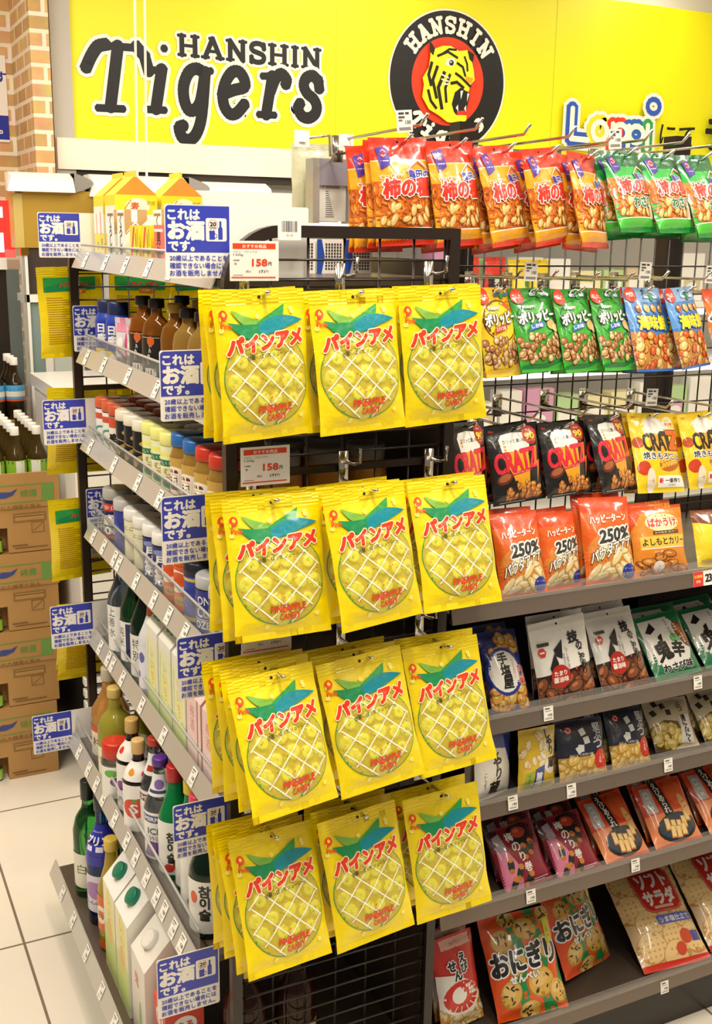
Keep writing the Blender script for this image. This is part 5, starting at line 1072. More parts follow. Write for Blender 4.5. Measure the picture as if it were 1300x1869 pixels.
SHF = [('H', 1.159, 1.635, 1.084, -3.9, -20.9, -.1, .100, .161, 1, 'beside the candy bags'), ('H', 1.259, 1.650, 1.084, 7.3, -16.5, 2.4, .096, .148, 1, 'middle of three'), ('H', 1.362, 1.635, 1.084, -4.8, -20.3, 2.1, .112, .172, 1, 'tallest, beside the curry crackers'), ('J', 1.494, 1.640, 1.084, -1.6, -19.1, 1.1, .133, .141, 1, 'on the first snack shelf'), ('K', 1.655, 1.645, 1.084, 0, -22, 4, .126, .118, 0, 'behind the red sale tag'),
       ('T', 1.148, 1.642, .854, -.6, -28.7, 1.4, .087, .157, 1, 'beside the candy bags'), ('W', 1.275, 1.631, .854, -6.5, -14.5, -6, .126, .167, 1, 'upright one on the left'), ('W', 1.420, 1.631, .854, 2.1, -28.3, -.5, .124, .167, 2, 'leaning one on the right'), ('N', 1.566, 1.640, .854, 3.7, -37.9, -1.9, .130, .142, 1, 'left of two'), ('N', 1.711, 1.653, .856, 3.1, -45.2, -1.3, .131, .141, 1, 'at the right edge'),
       ('A', 1.111, 1.641, .680, 16.5, -6, 4.9, .105, .134, 1, 'beside the candy bags'), ('B', 1.210, 1.632, .680, 7.2, -10, 5.1, .096, .123, 0, 'beside the navy rice puffs'), ('D', 1.323, 1.627, .680, -3.7, -22.2, 2.2, .113, .120, 1, 'left of two'), ('D', 1.447, 1.629, .680, -1.1, -27.9, 3.5, .098, .122, 1, 'right of two'), ('L', 1.588, 1.650, .682, -1.9, -36.3, 1.7, .116, .109, 1, 'left of two'), ('L', 1.714, 1.639, .680, -.1, -40.2, .9, .113, .116, 1, 'at the right edge'),
       ('M', 1.205, 1.626, .466, 3.5, -38.3, -2.1, .119, .127, 1, 'left of two beside the candy bags'), ('M', 1.327, 1.620, .466, 1.5, -44.4, -1.6, .113, .128, 1, 'right of two'), ('E', 1.451, 1.616, .466, 1.5, -46.4, -1.9, .117, .149, 1, 'leftmost of three'), ('E', 1.591, 1.618, .466, -1.9, -40.9, -2.1, .127, .145, 1, 'middle of three'), ('E', 1.744, 1.619, .466, 1, -44.5, -2.3, .130, .151, 1, 'rightmost of three'),
       ('F', 1.084, 1.663, .156, 12, -21.9, 5, .115, .182, 1, 'beside the lowest wire mesh'), ('I', 1.238, 1.630, .152, -9.4, -33.5, -2.6, .164, .207, 0, 'nearer the shelf edge'), ('I', 1.435, 1.700, .156, 23.8, -33.6, 10.2, .180, .185, 0, 'tilted one farther back'), ('X', 1.628, 1.628, .150, -3.5, -54, 1.4, .181, .234, 0, 'on the lowest snack shelf'), ('X', 1.821, 1.630, .150, .7, -50.3, 2.3, .185, .229, 0, 'cut by the right edge of the photo')]
for n, (k, x, y, z, yw, tl, rl, W, Hh, nb, where) in enumerate(SHF):
    place(k, n, x, y, z, yw, tl, rl, W, Hh, '%s %s' % (NAME2[k], where))
    for b in range(1, nb + 1):
        t2 = tl * .92; place(k, n + b, x + (.006 if b % 2 else -.01), y + b * .032 / cos(R(tl)), z + .002 * b, yw * .5 + (3 if n % 2 else -3), t2, rl * .4, W, Hh * .99, '%s, %s behind the one %s' % (NAME2[k], ords[b], where))

# price tags on the pegs and shelf rails
bm, m = card_bm(25, 30, [('r', 3, 24, 12, 27, '#3a342f'), ('r', 14, 24, 20, 27, '#3a342f'), ('r', 3, 19, 13, 22, '#5a534c'), ('r', 3, 15, 9, 17.5, '#6a635c'), ('t', '100', 18, 13.5, 5, '#2f2a26', {'bold': .02}), ('r', 3, 3, 22, 7, '#8a8178')], base='#eae5db'); PTG = mesh_obj('price_tag', bm, m, smooth=False)
for n, (px, py, Y, ro, where) in enumerate(((737, 224, 1.68, -6, 'above the leftmost orange cracker bag'), (1122, 256, 1.72, -4, 'above the green wasabi cracker bags'), (968, 498, 1.74, 2, 'above the green peanut bags'), (1177, 497, 1.74, 2, 'above the blue seafood bags'), (1297, 503, 1.74, 2, 'above the orange snack bag'), (1189, 727, 1.74, 3, 'above the yellow pretzel bags'), (968, 490, 1.90, 3, ''), )):
    if not where: continue
    o = take(PTG); p = at(px, py, Y=Y); o.matrix_world = Matrix.Translation(p) @ Matrix.Rotation(R(ro), 4, 'Y') @ Matrix.Translation((-.0125, 0, -.015)); o.scale = (1.15, 1, 1.15)
    tag(o, 'small grey price tag hanging on a peg rod %s' % where, 'price tag', 'price tags on the snack rack')
bm, m = card_bm(22, 28, [('r', 3, 22, 14, 25, '#5a534c'), ('r', 3, 18, 18, 19.4, '#9a9188'), ('t', '140', 14.5, 11, 5.4, '#3a342f', {'bold': .02}), ('r', 3, 3, 19, 6, '#b0a79e')], base='#f4efe4'); STG = mesh_obj('price_tag', bm, m, smooth=False)
for n, (px, py, row, where) in enumerate(((1003, 1303, 1, 'below the white cracker bags'), (1276, 1246, 1, 'below the wasabi cracker bags'), (938, 1466, 2, 'below the yellow rice snack bag'), (1045, 1444, 2, 'below the left navy rice puffs'), (1222, 1397, 2, 'below the cream garlic chips'), (1162, 1580, 3, 'below the shrimp crackers'), (971, 1637, 3, 'below the seaweed rolls'), (1215, 1803, 4, 'below the salad crackers'), (720, 1141, 0, 'seen past the second candy row'))):
    o = take(STG); p = at(px, py, Y=1.5965); o.location = (p.x - .011, 1.5965 if row else 1.5965, p.z - .014); o.rotation_euler = (R(-10), 0, 0)
    if n == 8: o.location = (p.x - .011, 1.66, p.z - .014)
    tag(o, 'small white price tag on the snack shelf rail %s' % where, 'price tag', 'price tags on the snack rack')
bm, m = card_bm(62, 30, [('r', 0, 0, 26, 30, '#dd3a2a'), ('t', 'お買得', 13, 20, 6, '#f2d23a', {'bold': .03, 'w': 20}), ('t', '価格', 13, 10, 6, '#f6e9dc', {'w': 12}), ('t', '2', 36, 15, 15, BLK, {'bold': .04}), ('t', '38', 50, 15, 15, BLK, {'bold': .04})], base='#f4efe4'); o = mesh_obj('sale_tag', bm, m, smooth=False)
p = at(1266, 1072, Y=1.597); o.location = (p.x, 1.5966, p.z); o.rotation_euler = (R(-10), 0, 0); tag(o, 'red and white sale tag on the first snack shelf rail', 'sale tag')

# ------------------------------------------------------------------ the shop around
def pm(name, build):
    m = bpy.data.materials.new(name); m.use_nodes = True; build(m.node_tree, m.node_tree.nodes['Principled BSDF']); return m
def tiles(nt, b):
    N = nt.nodes.new; L = nt.links.new
    tc = N('ShaderNodeTexCoord'); mp = N('ShaderNodeMapping'); br = N('ShaderNodeTexBrick')
    mp.inputs['Location'].default_value = (-.344, -2.545, 0); L(tc.outputs['Object'], mp.inputs['Vector']); L(mp.outputs['Vector'], br.inputs['Vector'])
    br.offset = 0; br.inputs['Scale'].default_value = 1; br.inputs['Brick Width'].default_value = .695; br.inputs['Row Height'].default_value = .695
    br.inputs['Mortar Size'].default_value = .0035; br.inputs['Mortar Smooth'].default_value = .1; br.inputs['Bias'].default_value = -.6
    br.inputs['Color1'].default_value = (*lin('#e9dfcd'), 1); br.inputs['Color2'].default_value = (*lin('#e4d9c6'), 1); br.inputs['Mortar'].default_value = (*lin('#7d6f60'), 1)
    no = N('ShaderNodeTexNoise'); no.inputs['Scale'].default_value = 3; no.inputs['Detail'].default_value = 5; L(tc.outputs['Object'], no.inputs['Vector'])
    mx = N('ShaderNodeMix'); mx.data_type = 'RGBA'; mx.blend_type = 'MULTIPLY'; mx.inputs[0].default_value = .12
    L(br.outputs['Color'], mx.inputs[6]); L(no.outputs['Color'], mx.inputs[7]); L(mx.outputs[2], b.inputs['Base Color'])
    b.inputs['Roughness'].default_value = .28
def bricks(nt, b):
    N = nt.nodes.new; L = nt.links.new
    tc = N('ShaderNodeTexCoord'); mp = N('ShaderNodeMapping'); mp2 = N('ShaderNodeVectorMath'); mp2.operation = 'DOT_PRODUCT'; mp2.inputs[1].default_value = (1, 1, 0)
    sx = N('ShaderNodeSeparateXYZ'); cx = N('ShaderNodeCombineXYZ'); br = N('ShaderNodeTexBrick')
    L(tc.outputs['Object'], mp2.inputs[0]); L(tc.outputs['Object'], sx.inputs[0]); L(mp2.outputs['Value'], cx.inputs[0]); L(sx.outputs[2], cx.inputs[1]); L(cx.outputs[0], br.inputs['Vector'])
    br.inputs['Scale'].default_value = 1; br.inputs['Brick Width'].default_value = .17; br.inputs['Row Height'].default_value = .058; br.inputs['Mortar Size'].default_value = .008
    br.inputs['Color1'].default_value = (*lin('#d9b27a'), 1); br.inputs['Color2'].default_value = (*lin('#b98c58'), 1); br.inputs['Mortar'].default_value = (*lin('#f0e2c8'), 1); br.inputs['Bias'].default_value = -.2
    no = N('ShaderNodeTexNoise'); no.inputs['Scale'].default_value = 14; no.inputs['Detail'].default_value = 6; L(tc.outputs['Object'], no.inputs['Vector'])
    mx = N('ShaderNodeMix'); mx.data_type = 'RGBA'; mx.blend_type = 'OVERLAY'; mx.inputs[0].default_value = .5
    L(br.outputs['Color'], mx.inputs[6]); L(no.outputs['Color'], mx.inputs[7]); L(mx.outputs[2], b.inputs['Base Color'])
    bp = N('ShaderNodeBump'); bp.inputs['Strength'].default_value = .6; bp.inputs['Distance'].default_value = .01; bp.invert = True
    L(br.outputs['Fac'], bp.inputs['Height']); L(bp.outputs['Normal'], b.inputs['Normal']); b.inputs['Roughness'].default_value = .85
YW = 4.5
bm = bmesh.new(); box(bm, -2.5, 5.2, -1.5, 4.9, -.06, 0); struct(mesh_obj('floor', bm, pm('floor_tiles', tiles), smooth=False))
bm = bmesh.new(); box(bm, -2.5, 5.2, -1.5, 4.9, 3.09, 3.15); struct(mesh_obj('ceiling', bm, mat('#efe9de', 'paint'), smooth=False))
bm = bmesh.new(); box(bm, .86, 5.2, YW + .03, YW + .12, 0, 3.09); struct(mesh_obj('wall_back', bm, mat('#e9e2d4', 'paint'), smooth=False))
bm = bmesh.new(); box(bm, 5.1, 5.2, -1.5, YW + .1, 0, 3.09); struct(mesh_obj('wall_right', bm, mat('#e9e2d4', 'paint'), smooth=False))
xL = at(57, 120, Y=4.4).x; xR = at(92, 120, Y=4.4).x; y2 = at(22, 120, X=xL).y
BR = pm('tan_bricks', bricks)
bm = bmesh.new(); box(bm, xL, xR, 4.4, y2, 0, 3.09); struct(mesh_obj('wall_brick_pier', bm, BR, smooth=False))
bm = bmesh.new(); box(bm, -2.5, xL, y2, y2 + .1, 0, 3.09); struct(mesh_obj('wall_left', bm, BR, smooth=False))
a = at(92, 100, Y=4.46); b = at(114, 100, Y=4.46)
bm = bbox(a.x, b.x + .03, 4.45, 4.53, 1.9, 3.09, .003); struct(mesh_obj('trim_1', bm, mat('#b9b2a8', 'paint'), smooth=False))
zb_ = at(300, 265, Y=YW).z; zt_ = at(1200, 14, Y=YW).z
zq = at(300, 317, Y=YW).z
bm = bbox(at(100, 300, Y=YW).x, 5.1, YW - .06, YW + .03, zq, zb_ + .005, .004); struct(mesh_obj('trim_2', bm, mat('#efe6d6', 'paint'), smooth=False))

# the long yellow sign board with its lettering
X0 = at(112, 120, Y=YW).x; X1 = 5.08
def wpt(px, py): p = at(px, py, Y=YW); return ((p.x - X0) * 1000, (p.z - zb_) * 1000)
WS = (wpt(560, 150)[0] - wpt(360, 150)[0]) / 200       # millimetres on the board per photograph pixel, across
sign = []
def T(px, py, h, s, col, **o):
    x, y = wpt(px, py); sign.append(('t', s, x, y, h, col, dict(res=5, **o)))
def mmh(px, y0, y1): return abs(wpt(px, y0)[1] - wpt(px, y1)[1])
def mmw(x0, x1, py): return abs(wpt(x1, py)[0] - wpt(x0, py)[0])
wh = '#f3ece0'; bk = '#0d0a09'
def glyph_strokes(ch):
    """letter skeletons on a 0..1 box (x, y) drawn with a heavy pen; serifs included"""
    S = {'H': [[(.18, 0), (.18, 1)], [(.82, 0), (.82, 1)], [(.18, .5), (.82, .5)], [(.02, 0), (.34, 0)], [(.02, 1), (.34, 1)], [(.66, 0), (.98, 0)], [(.66, 1), (.98, 1)]],
         'A': [[(.14, 0), (.5, 1)], [(.5, 1), (.86, 0)], [(.27, .33), (.73, .33)], [(.0, 0), (.3, 0)], [(.68, 0), (1, 0)], [(.36, 1), (.5, 1)]],
         'N': [[(.18, 0), (.18, 1)], [(.18, 1), (.82, 0)], [(.82, 0), (.82, 1)], [(.02, 0), (.34, 0)], [(.02, 1), (.2, 1)], [(.66, 1), (.98, 1)]],
         'S': [[(.88, .74), (.86, .97)], [(.86, .84), (.7, .97), (.45, 1), (.22, .93), (.13, .76), (.22, .6), (.5, .51), (.78, .42), (.88, .26), (.8, .08), (.55, 0), (.3, .03), (.13, .16)], [(.13, .26), (.13, 0)]],
         'I': [[(.5, 0), (.5, 1)], [(.22, 0), (.78, 0)], [(.22, 1), (.78, 1)]],
         'T': [[(.56, .97), (.36, .04)], [(.1, .02), (.62, .02)], [(-.12, .62), (.0, .8), (.14, .94), (.3, .98)], [(.14, .96), (.95, .96)], [(.95, .98), (1.12, .84), (1.2, .62)]],
         'i': [[(.62, .66), (.36, .04)], [(.3, .64), (.64, .64)], [(.1, .03), (.68, .03)], [(.72, .98), (.74, .98)]],
         'g': [[(.84, .62), (.6, .7), (.36, .64), (.2, .44), (.2, .22), (.32, .06), (.5, .06), (.68, .2), (.82, .6)], [(.78, .66), (1.0, .68)], [(.84, .66), (.72, .0), (.56, -.3), (.34, -.42), (.12, -.38), (.04, -.24), (.16, -.2)]],
         'e': [[(.16, .32), (.5, .4), (.8, .46), (.8, .58), (.66, .69), (.46, .68), (.28, .54), (.18, .34), (.22, .14), (.38, .02), (.58, .04), (.8, .18)]],
         'r': [[(.5, .66), (.3, .03)], [(.2, .65), (.52, .66)], [(.08, .03), (.56, .03)], [(.46, .44), (.6, .62), (.78, .7), (.94, .62), (.92, .54)]],
         's': [[(.84, .5), (.8, .64)], [(.82, .6), (.64, .7), (.42, .66), (.34, .54), (.44, .42), (.66, .32), (.76, .2), (.7, .08), (.5, .01), (.28, .04), (.16, .16), (.22, .24)]]}
    return S[ch]
def penword(word, px0, px1, base0, base1, top0, widths, pen, col, outc, outw, arch=None):
    """word between two photograph points along its base line; top0 = photograph row of the first capital's top"""
    ax, ay = wpt(px0, base0); bx, by = wpt(px1, base1); tx, ty = wpt(px0, top0); hh = ty - ay
    tot = sum(widths); pos = 0; body, rim, ends = [], [], []
    for ch, wd in zip(word, widths):
        for st in glyph_strokes(ch):
            pts = []
            for gx, gy in st:
                f = (pos + gx * wd * .86 + wd * .07) / tot
                pts.append((ax + (bx - ax) * f, ay + (by - ay) * f + gy * hh))
            # smooth the curved strokes
            if len(pts) > 3:
                q = []
                for i in range(len(pts) - 1):
                    p0, p1, p2, p3 = pts[max(0, i - 1)], pts[i], pts[i + 1], pts[min(len(pts) - 1, i + 2)]
                    for t in (0, .25, .5, .75):
                        q.append(tuple(.5 * (2 * p1[k] + (p2[k] - p0[k]) * t + (2 * p0[k] - 5 * p1[k] + 4 * p2[k] - p3[k]) * t * t + (3 * p1[k] - p0[k] - 3 * p2[k] + p3[k]) * t ** 3) for k in (0, 1)))
                pts = q + [pts[-1]]
            body.append(pts)
        pos += wd
    for w, c in ((pen + 2 * outw, outc), (pen, col)):
        sign.append(('q', [(pts, w if not (abs(pts[0][1] - pts[-1][1]) < hh * .05 and len(pts) == 2) else pen * .62 + (w - pen)) for pts in body], c))
penword('HANSHIN', 318, 582, 101, 127, 66, [1, 1.05, 1.0, .85, 1, .5, 1], 20, bk, wh, 10)
penword('Tigers', 160, 590, 200, 219, 79, [1.25, .72, .95, 1.0, .95, .95], 46, bk, wh, 13)
# round club badge
cx, cy = wpt(811, 151); rx = mmw(703, 919, 150) / 2; ry = mmh(811, 24, 281) / 2; rr = (rx + ry) / 2
sign += [('e', cx, cy, rr, rr, wh), ('e', cx, cy, rr * .975, rr * .975, bk), ('e', cx, cy + rr * .0, rr * .615, rr * .615, '#e03a12')]
U = rr / 100
def archword(word, r0, hgt, a0, a1, pen, up=True):
    n = len(word)
    for i, ch in enumerate(word):
        ac = a0 + (a1 - a0) * i / (n - 1)
        for st in glyph_strokes(ch):
            pts = []
            for gx, gy in st:
                rad = r0 + gy * hgt if up else r0 - gy * hgt
                wd = (a1 - a0) / (n - 1) * (.78 if ch != 'I' else .5)
                an = R(ac + (gx - .5) * wd); pts.append((cx + rad * sin(an), cy + rad * cos(an)))
            sign.append(('q', [(pts, pen)], wh))
archword('HANSHIN', 68 * U, 20 * U, -51, 51, 5.2 * U)
archword('Tigers', 86 * U, 20 * U, 222, 138, 6 * U, up=False)
def B(col, *pts): sign.append(('p', [(cx + (x - 50) * U * 1.2, cy + (50 - y) * U * 1.2) for x, y in pts], col))
yl = '#f1ea1c'
# open-mouthed tiger head in profile, badge units 0..100
B(yl, (20, 4), (28, 14), (38, 10), (50, 9), (62, 14), (74, 12), (80, 22), (84, 34), (86, 46), (80, 52), (78, 60), (64, 58), (58, 66), (56, 76), (60, 88), (76, 88), (76, 94), (64, 99), (48, 97), (36, 90), (22, 84), (12, 70), (14, 56), (12, 48), (20, 36), (22, 22))
B(bk, (20, 4), (28, 14), (26, 22), (21, 18)); B(bk, (74, 12), (84, 16), (82, 26), (77, 22))
B(bk, (58, 62), (66, 56), (80, 62), (76, 80), (72, 86), (58, 86), (54, 76)); B('#d8301a', (62, 84), (74, 82), (72, 87), (62, 89))
B(wh, (66, 60), (70, 59), (67, 70)); B(wh, (76, 62), (79, 62), (76, 72)); B(wh, (60, 80), (63, 76), (64, 84)); B(wh, (72, 80), (75, 76), (75, 84))
B('#eda016', (72, 42), (84, 44), (82, 50), (74, 50))
B(wh, (44, 25), (54, 22), (58, 28), (52, 33), (44, 31)); sign.append(('e', cx + 2 * U, cy + 26 * U, 4 * U, 4 * U, bk)); sign.append(('e', cx + 1 * U, cy + 27 * U, 1.4 * U, 1.4 * U, wh))
for st, w in ([((32, 22), (46, 16), (60, 22)), 3], [((40, 18), (48, 13), (58, 13)), 2.5], [((60, 28), (68, 32), (72, 42)), 3], [((70, 20), (74, 28), (75, 36)), 2.5], [((24, 30), (20, 44), (24, 56)), 4], [((32, 34), (26, 50), (32, 70)), 4], [((42, 40), (34, 58), (40, 82)), 4.5], [((50, 42), (44, 58), (46, 74)), 3.5], [((20, 62), (24, 74), (32, 82)), 3.5], [((58, 40), (66, 44), (80, 54)), 3], [((52, 52), (60, 50), (70, 56)), 3.5]):
    sign.append(('s', [(cx + (x - 50) * U * 1.2, cy + (50 - y) * U * 1.2) for x, y in st], w * U * 1.2, bk))
for st in (((36, 42), (48, 46)), ((38, 48), (48, 50)), ((40, 54), (48, 53))):
    sign.append(('s', [(cx + (x - 50) * U * 1.2, cy + (50 - y) * U * 1.2) for x, y in st], 2 * U, wh))
# the rounded many-coloured word and what follows it
def P(px, py): return wpt(px, py)
sg = mmw(1100, 1101, 230)
LW = [('L', '#2b57b8', [(1031, 200), (1029, 254), (1062, 257)]), ('o', '#efdc22', None), ('p', '#e23b1e', None), ('p2', '#2b62b8', None), ('i', '#2f9b4c', [(1168, 230), (1167, 274)])]
strk = {'L': [[(1033, 200), (1030, 254), (1060, 257)]], 'o': [[(1082 + 13 * cos(t / 2), 241 + 17 * sin(t / 2)) for t in range(14)]],
        'p': [[(1102, 290), (1106, 228)], [(1119 + 13 * cos(t / 2), 244 + 15 * sin(t / 2)) for t in range(14)]],
        'p2': [[(1131, 290), (1135, 232)], [(1148 + 13 * cos(t / 2), 247 + 15 * sin(t / 2)) for t in range(14)]], 'i': [[(1169, 231), (1167, 272)]], 'o2': [[(1180 + 11 * cos(t / 2), 196 + 13 * sin(t / 2)) for t in range(14)]]}
colr = {'L': '#2b57b8', 'o': '#efdc22', 'p': '#e23b1e', 'p2': '#2b62b8', 'i': '#2f9b4c', 'o2': '#2b57b8'}
def ds(k, w, c):
    for st in strk[k]:
        sign.append(('q', [([P(*q) for q in st], w * sg)], c))
for k in strk: ds(k, 30 if k != 'o2' else 17, wh)
for k in strk: ds(k, 20 if k != 'o2' else 7, colr[k])
for k in 'L', 'o', 'p', 'p2', 'i': ds(k, 8, wh)
T(1222, 250, mmh(1222, 236, 274), 'にて', bk, bold=.012, w=mmw(1192, 1254, 250))
T(1296, 246, mmh(1296, 218, 276), 'チ', bk, bold=.035)
bm = bmesh.new(); box(bm, 0, X1 - X0, 0, .03, 0, zt_ - zb_)
for px in (608, 1005):
    x = wpt(px, 120)[0] / 1000; box(bm, x - .0015, x + .0015, -.0006, 0, 0, zt_ - zb_, 1)
ms = [mat('#efe80a', 'panel'), mat('#c9c208', 'paint')]
b2, m2 = art_mesh(sign, lambda x, y, o: Vector((x / 1000, -o * 2.5, y / 1000)), (X1 - X0) * 1000, (zt_ - zb_) * 1000, 'panel', off0=.0008)
ms = merge(bm, ms, b2, m2)
o = mesh_obj('sign_board', bm, ms, smooth=False); o.location = (X0, YW - .03, zb_)
tag(o, 'long yellow sign board high on the back wall with lettering and tiger badge', 'sign board')

# ------------------------------------------------------------------ what stands behind the racks
def facebox(name, x0, y0, x1, y1, Y, depth, m, bev=.004, lab=None, cat=None, parent=None):
    """a box whose front face spans two corners seen in the photograph, standing at distance Y"""
    a, b = at(x0, y0, Y=Y), at(x1, y0, Y=Y); b.z = at(x0, y1, Y=Y).z
    bm = bbox(0, b.x - a.x, 0, depth, 0, a.z - b.z, bev)
    o = mesh_obj(name, bm, m, parent, smooth=False)
    w = Vector((a.x, Y, b.z)); o.location = w - (parent.location if parent else Vector())
    if lab: tag(o, lab, cat)
    return o
# tea cartons and bottles
TX, TY, TW = .602, 3.44, .44
ct_h = .253
kraft = mat('#b58a50', 'matte')
def tea_art():
    g, b = '#6f9a4a', '#3a4a8a'
    return [('s', [(150, 214), (425, 214), (425, 160), (150, 160)], 3, g), ('r', 390, 160, 425, 214, g), ('p', [(248, 182), (268, 196), (296, 194), (318, 204), (304, 184), (282, 176), (262, 176)], b), ('t', '綾鷹', 350, 188, 24, g, {'bold': .01}), ('t', '急須でいれた緑茶の旨み', 290, 146, 13, '#7a5a32', {'w': 190}), ('r', 4, 140, 90, 208, '#efe9dc'), ('r', 10, 150, 60, 154, '#9a9088'), ('r', 10, 190, 70, 196, '#9a9088'),
            ('r', 300, 96, 400, 124, '#8f6c3c'), ('r', 306, 101, 394, 119, '#b58a50'), ('s', [(306, 114), (394, 114)], 3, '#6a4c28'), ('s', [(355, 60), (392, 60), (392, 92), (355, 92), (355, 60)], 1.6, '#7a5a32'), ('s', [(360, 66), (388, 88)], 1.6, '#7a5a32'), ('r', 292, 20, 340, 24, '#7a5a32'), ('r', 300, 12, 400, 15, '#7a5a32')]
def tea_carton(tray=0):
    bm = bmesh.new(); w, d, h = TW, .48, ct_h
    box(bm, -w, 0, .05, d, 0, h - .002 - tray)                          # the block of goods
    box(bm, -w - .004, .004, -.004, .05 if not tray else .004, h * .56, h - .002)      # printed lid band, a little proud
    box(bm, -w, 0, 0, .05, h * .32, h * .56)
    box(bm, -w * .36, 0, 0, .05, 0, h * .32)
    bmesh.ops.recalc_face_normals(bm, faces=bm.faces)
    ms = [kraft]
    b2, m2 = art_mesh([q for q in tea_art() if q[0] != 'r' or q[2] > 138 or q[1] > 280], lambda x, y, o: Vector((x / 1000 - w, (-.004 if y > 136 else 0) - o * 2, y / 1000)), w * 1000, h * 1000, 'matte', off0=.0004)
    ms = merge(bm, ms, b2, m2)
    o = mesh_obj('tea_carton', bm, ms, smooth=False)
    bm = bmesh.new(); P = [(-.4, .088), (-.37, .106), (-.3, .110), (-.23, .104), (-.21, .09), (-.3, .084)]
    A = [bm.verts.new((x, -.0012, z)) for x, z in P]; B_ = [bm.verts.new((x, .006, z)) for x, z in P]
    bm.faces.new(A); bm.faces.new(B_[::-1])
    for i in range(len(P)): bm.faces.new((A[i], B_[i], B_[(i + 1) % len(P)], A[(i + 1) % len(P)]))
    bmesh.ops.recalc_face_normals(bm, faces=bm.faces); mesh_obj('hand_hole', bm, mat('#15110e', 'paper'), o, smooth=False)
    bm = bmesh.new(); A = [bm.verts.new(p) for p in ((-.40, -.002, .108), (-.22, -.002, .106), (-.20, -.05, .128), (-.41, -.045, .122))]; bm.faces.new(A)
    bmesh.ops.solidify(bm, geom=bm.faces[:], thickness=.002); mesh_obj('torn_flap', bm, mat('#efe8da', 'paper'), o, smooth=False)
    return o
TEA = bottle('tea_bottle', 'bottle', .0325, .212, '#5a4518', 'amber', '#f3f0e6', [(.05, .52, 178, '#8fbf3a', [('p', [(0, 0), (8, 0), (20, 60), (10, 104), (0, 104)], '#3f8a2c'), ('r', 44, 6, 58, 98, '#eef0e2'), ('p', [(46, 40), (51, 52), (57, 50), (54, 38)], '#3a4a7a'), ('p', [(70, 0), (86, 0), (76, 104), (68, 104)], '#4f9a30'), ('r', 90, 6, 99, 90, '#e6ecd2')])], caph=.12)
TEB = bottle('tea_bottle', 'bottle', .0325, .212, '#3a2a14', 'amber', '#efe6dc', [(.3, .56, 178, '#4a9ac8', [('r', 0, 16, 100, 34, '#d8d2c2'), ('r', 0, 0, 100, 8, '#c8502a')])], caph=.12)
CARTON, TRAY = tea_carton(), tea_carton(.085)
TXI = [at(101.5 + 1.5 * i, 1290 - 128 * i, Y=3.44).x for i in range(4)]
NT = ['lowest', 'second', 'third', 'topmost']
for i in range(4):
    o = take(CARTON if i < 3 else TRAY); o.location = (TXI[i], TY, ct_h * i + .001 * i); tag(o, 'brown tea carton with green print, %s of the stack beyond the liquor rack' % NT[i], 'carton', 'stacked tea cartons')
    for j in range(3):
        t = take(TEA); t.location = (TXI[i] - TW * .36 - .04 - .07 * j, TY + .034 - .02, ct_h * i + .001 * i + .001); t.scale = (.72, .42, .36); tag(t, 'tea bottle inside the opening of the %s tea carton, %s from the right' % (NT[i], ['first', 'second', 'third'][j]), 'bottle', 'tea bottles')
ztop = ct_h * 4 + .004 - .087
for c_ in range(6):
    for r_ in range(6):
        t = take(TEA); t.scale = (1, 1, 1); t.location = (TXI[3] - .04 - .067 * c_, TY + .09 + .067 * r_, ztop); t.rotation_euler = (0, 0, R((c_ * 37 + r_ * 23) % 50 - 25))
        tag(t, 'green tea bottle on the carton stack, row %d from front, file %d from right' % (r_ + 1, c_ + 1), 'bottle', 'tea bottles')
o = facebox('bottle_crate', -60, 772, 56, 900, 3.95, .21, kraft, lab='brown crate under the blue banded bottles behind the tea', cat='crate')
zc = o.location.z + o.dimensions.z
for c_ in range(3):
    for r_ in range(3):
        t = take(TEB); t.location = (o.location.x + o.dimensions.x - .04 - .068 * c_, 3.99 + .068 * r_, zc + .001); tag(t, 'blue banded brown bottle behind the tea, row %d from front, file %d from right' % (r_ + 1, c_ + 1), 'bottle', 'blue banded bottles')
bm = bbox(o.location.x, o.location.x + o.dimensions.x, 3.955, 4.155, 0, o.location.z - .001, .003); u = mesh_obj('crate_plinth', bm, mat('#8a7a66', 'matte'), smooth=False); tag(u, 'low plinth carrying the crate of blue banded bottles', 'plinth')

# counters, glass case and display tops at the far left
cs = empty('display_counter', (at(50, 700, Y=4.20).x, 4.20, 0))
def cpart(name, x0, y0, x1, y1, Y, d, m): return facebox(name, x0, y0, x1, y1, Y, d, m, parent=cs)
cpart('glass_pane', 9, 455, 44, 1100, 4.20, .012, mat('#b8c8c6', 'clear')); cpart('post', 40, 466, 50, 1150, 4.20, .04, mat('#efe9de', 'plastic'))
cpart('counter_top', 44, 538, 150, 552, 4.20, .16, mat('#f3eee4', 'plastic')); cpart('front_pane', 50, 552, 78, 1150, 4.215, .012, mat('#7f928e', 'plastic')); cpart('post', 78, 548, 92, 1150, 4.21, .05, mat('#efe9de', 'plastic'))
cpart('side_pane', 92, 552, 150, 1150, 4.22, .012, mat('#c9cfc6', 'plastic'))
cpart('knob', 38, 452, 52, 466, 4.195, .02, mat('#b8945a', 'chrome'))
tag(cs, 'white framed glass display counter behind the tea bottles', 'counter')
facebox('dark_panel', 48, 452, 172, 542, 4.24, .03, mat('#3a2a20', 'paint'), lab='dark brown panel standing on the white counter', cat='panel')
db = facebox('display_stand', 40, 346, 182, 452, 4.23, .16, mat('#b08a24', 'matte'), .003, 'gold coloured box stand under a white canopy at the far left', 'display stand')
facebox('side_board', 23, 352, 40, 452, 4.23, .16, mat('#c9b060', 'matte'), .003, 'narrow pale gold board left of the gold box stand', 'board')
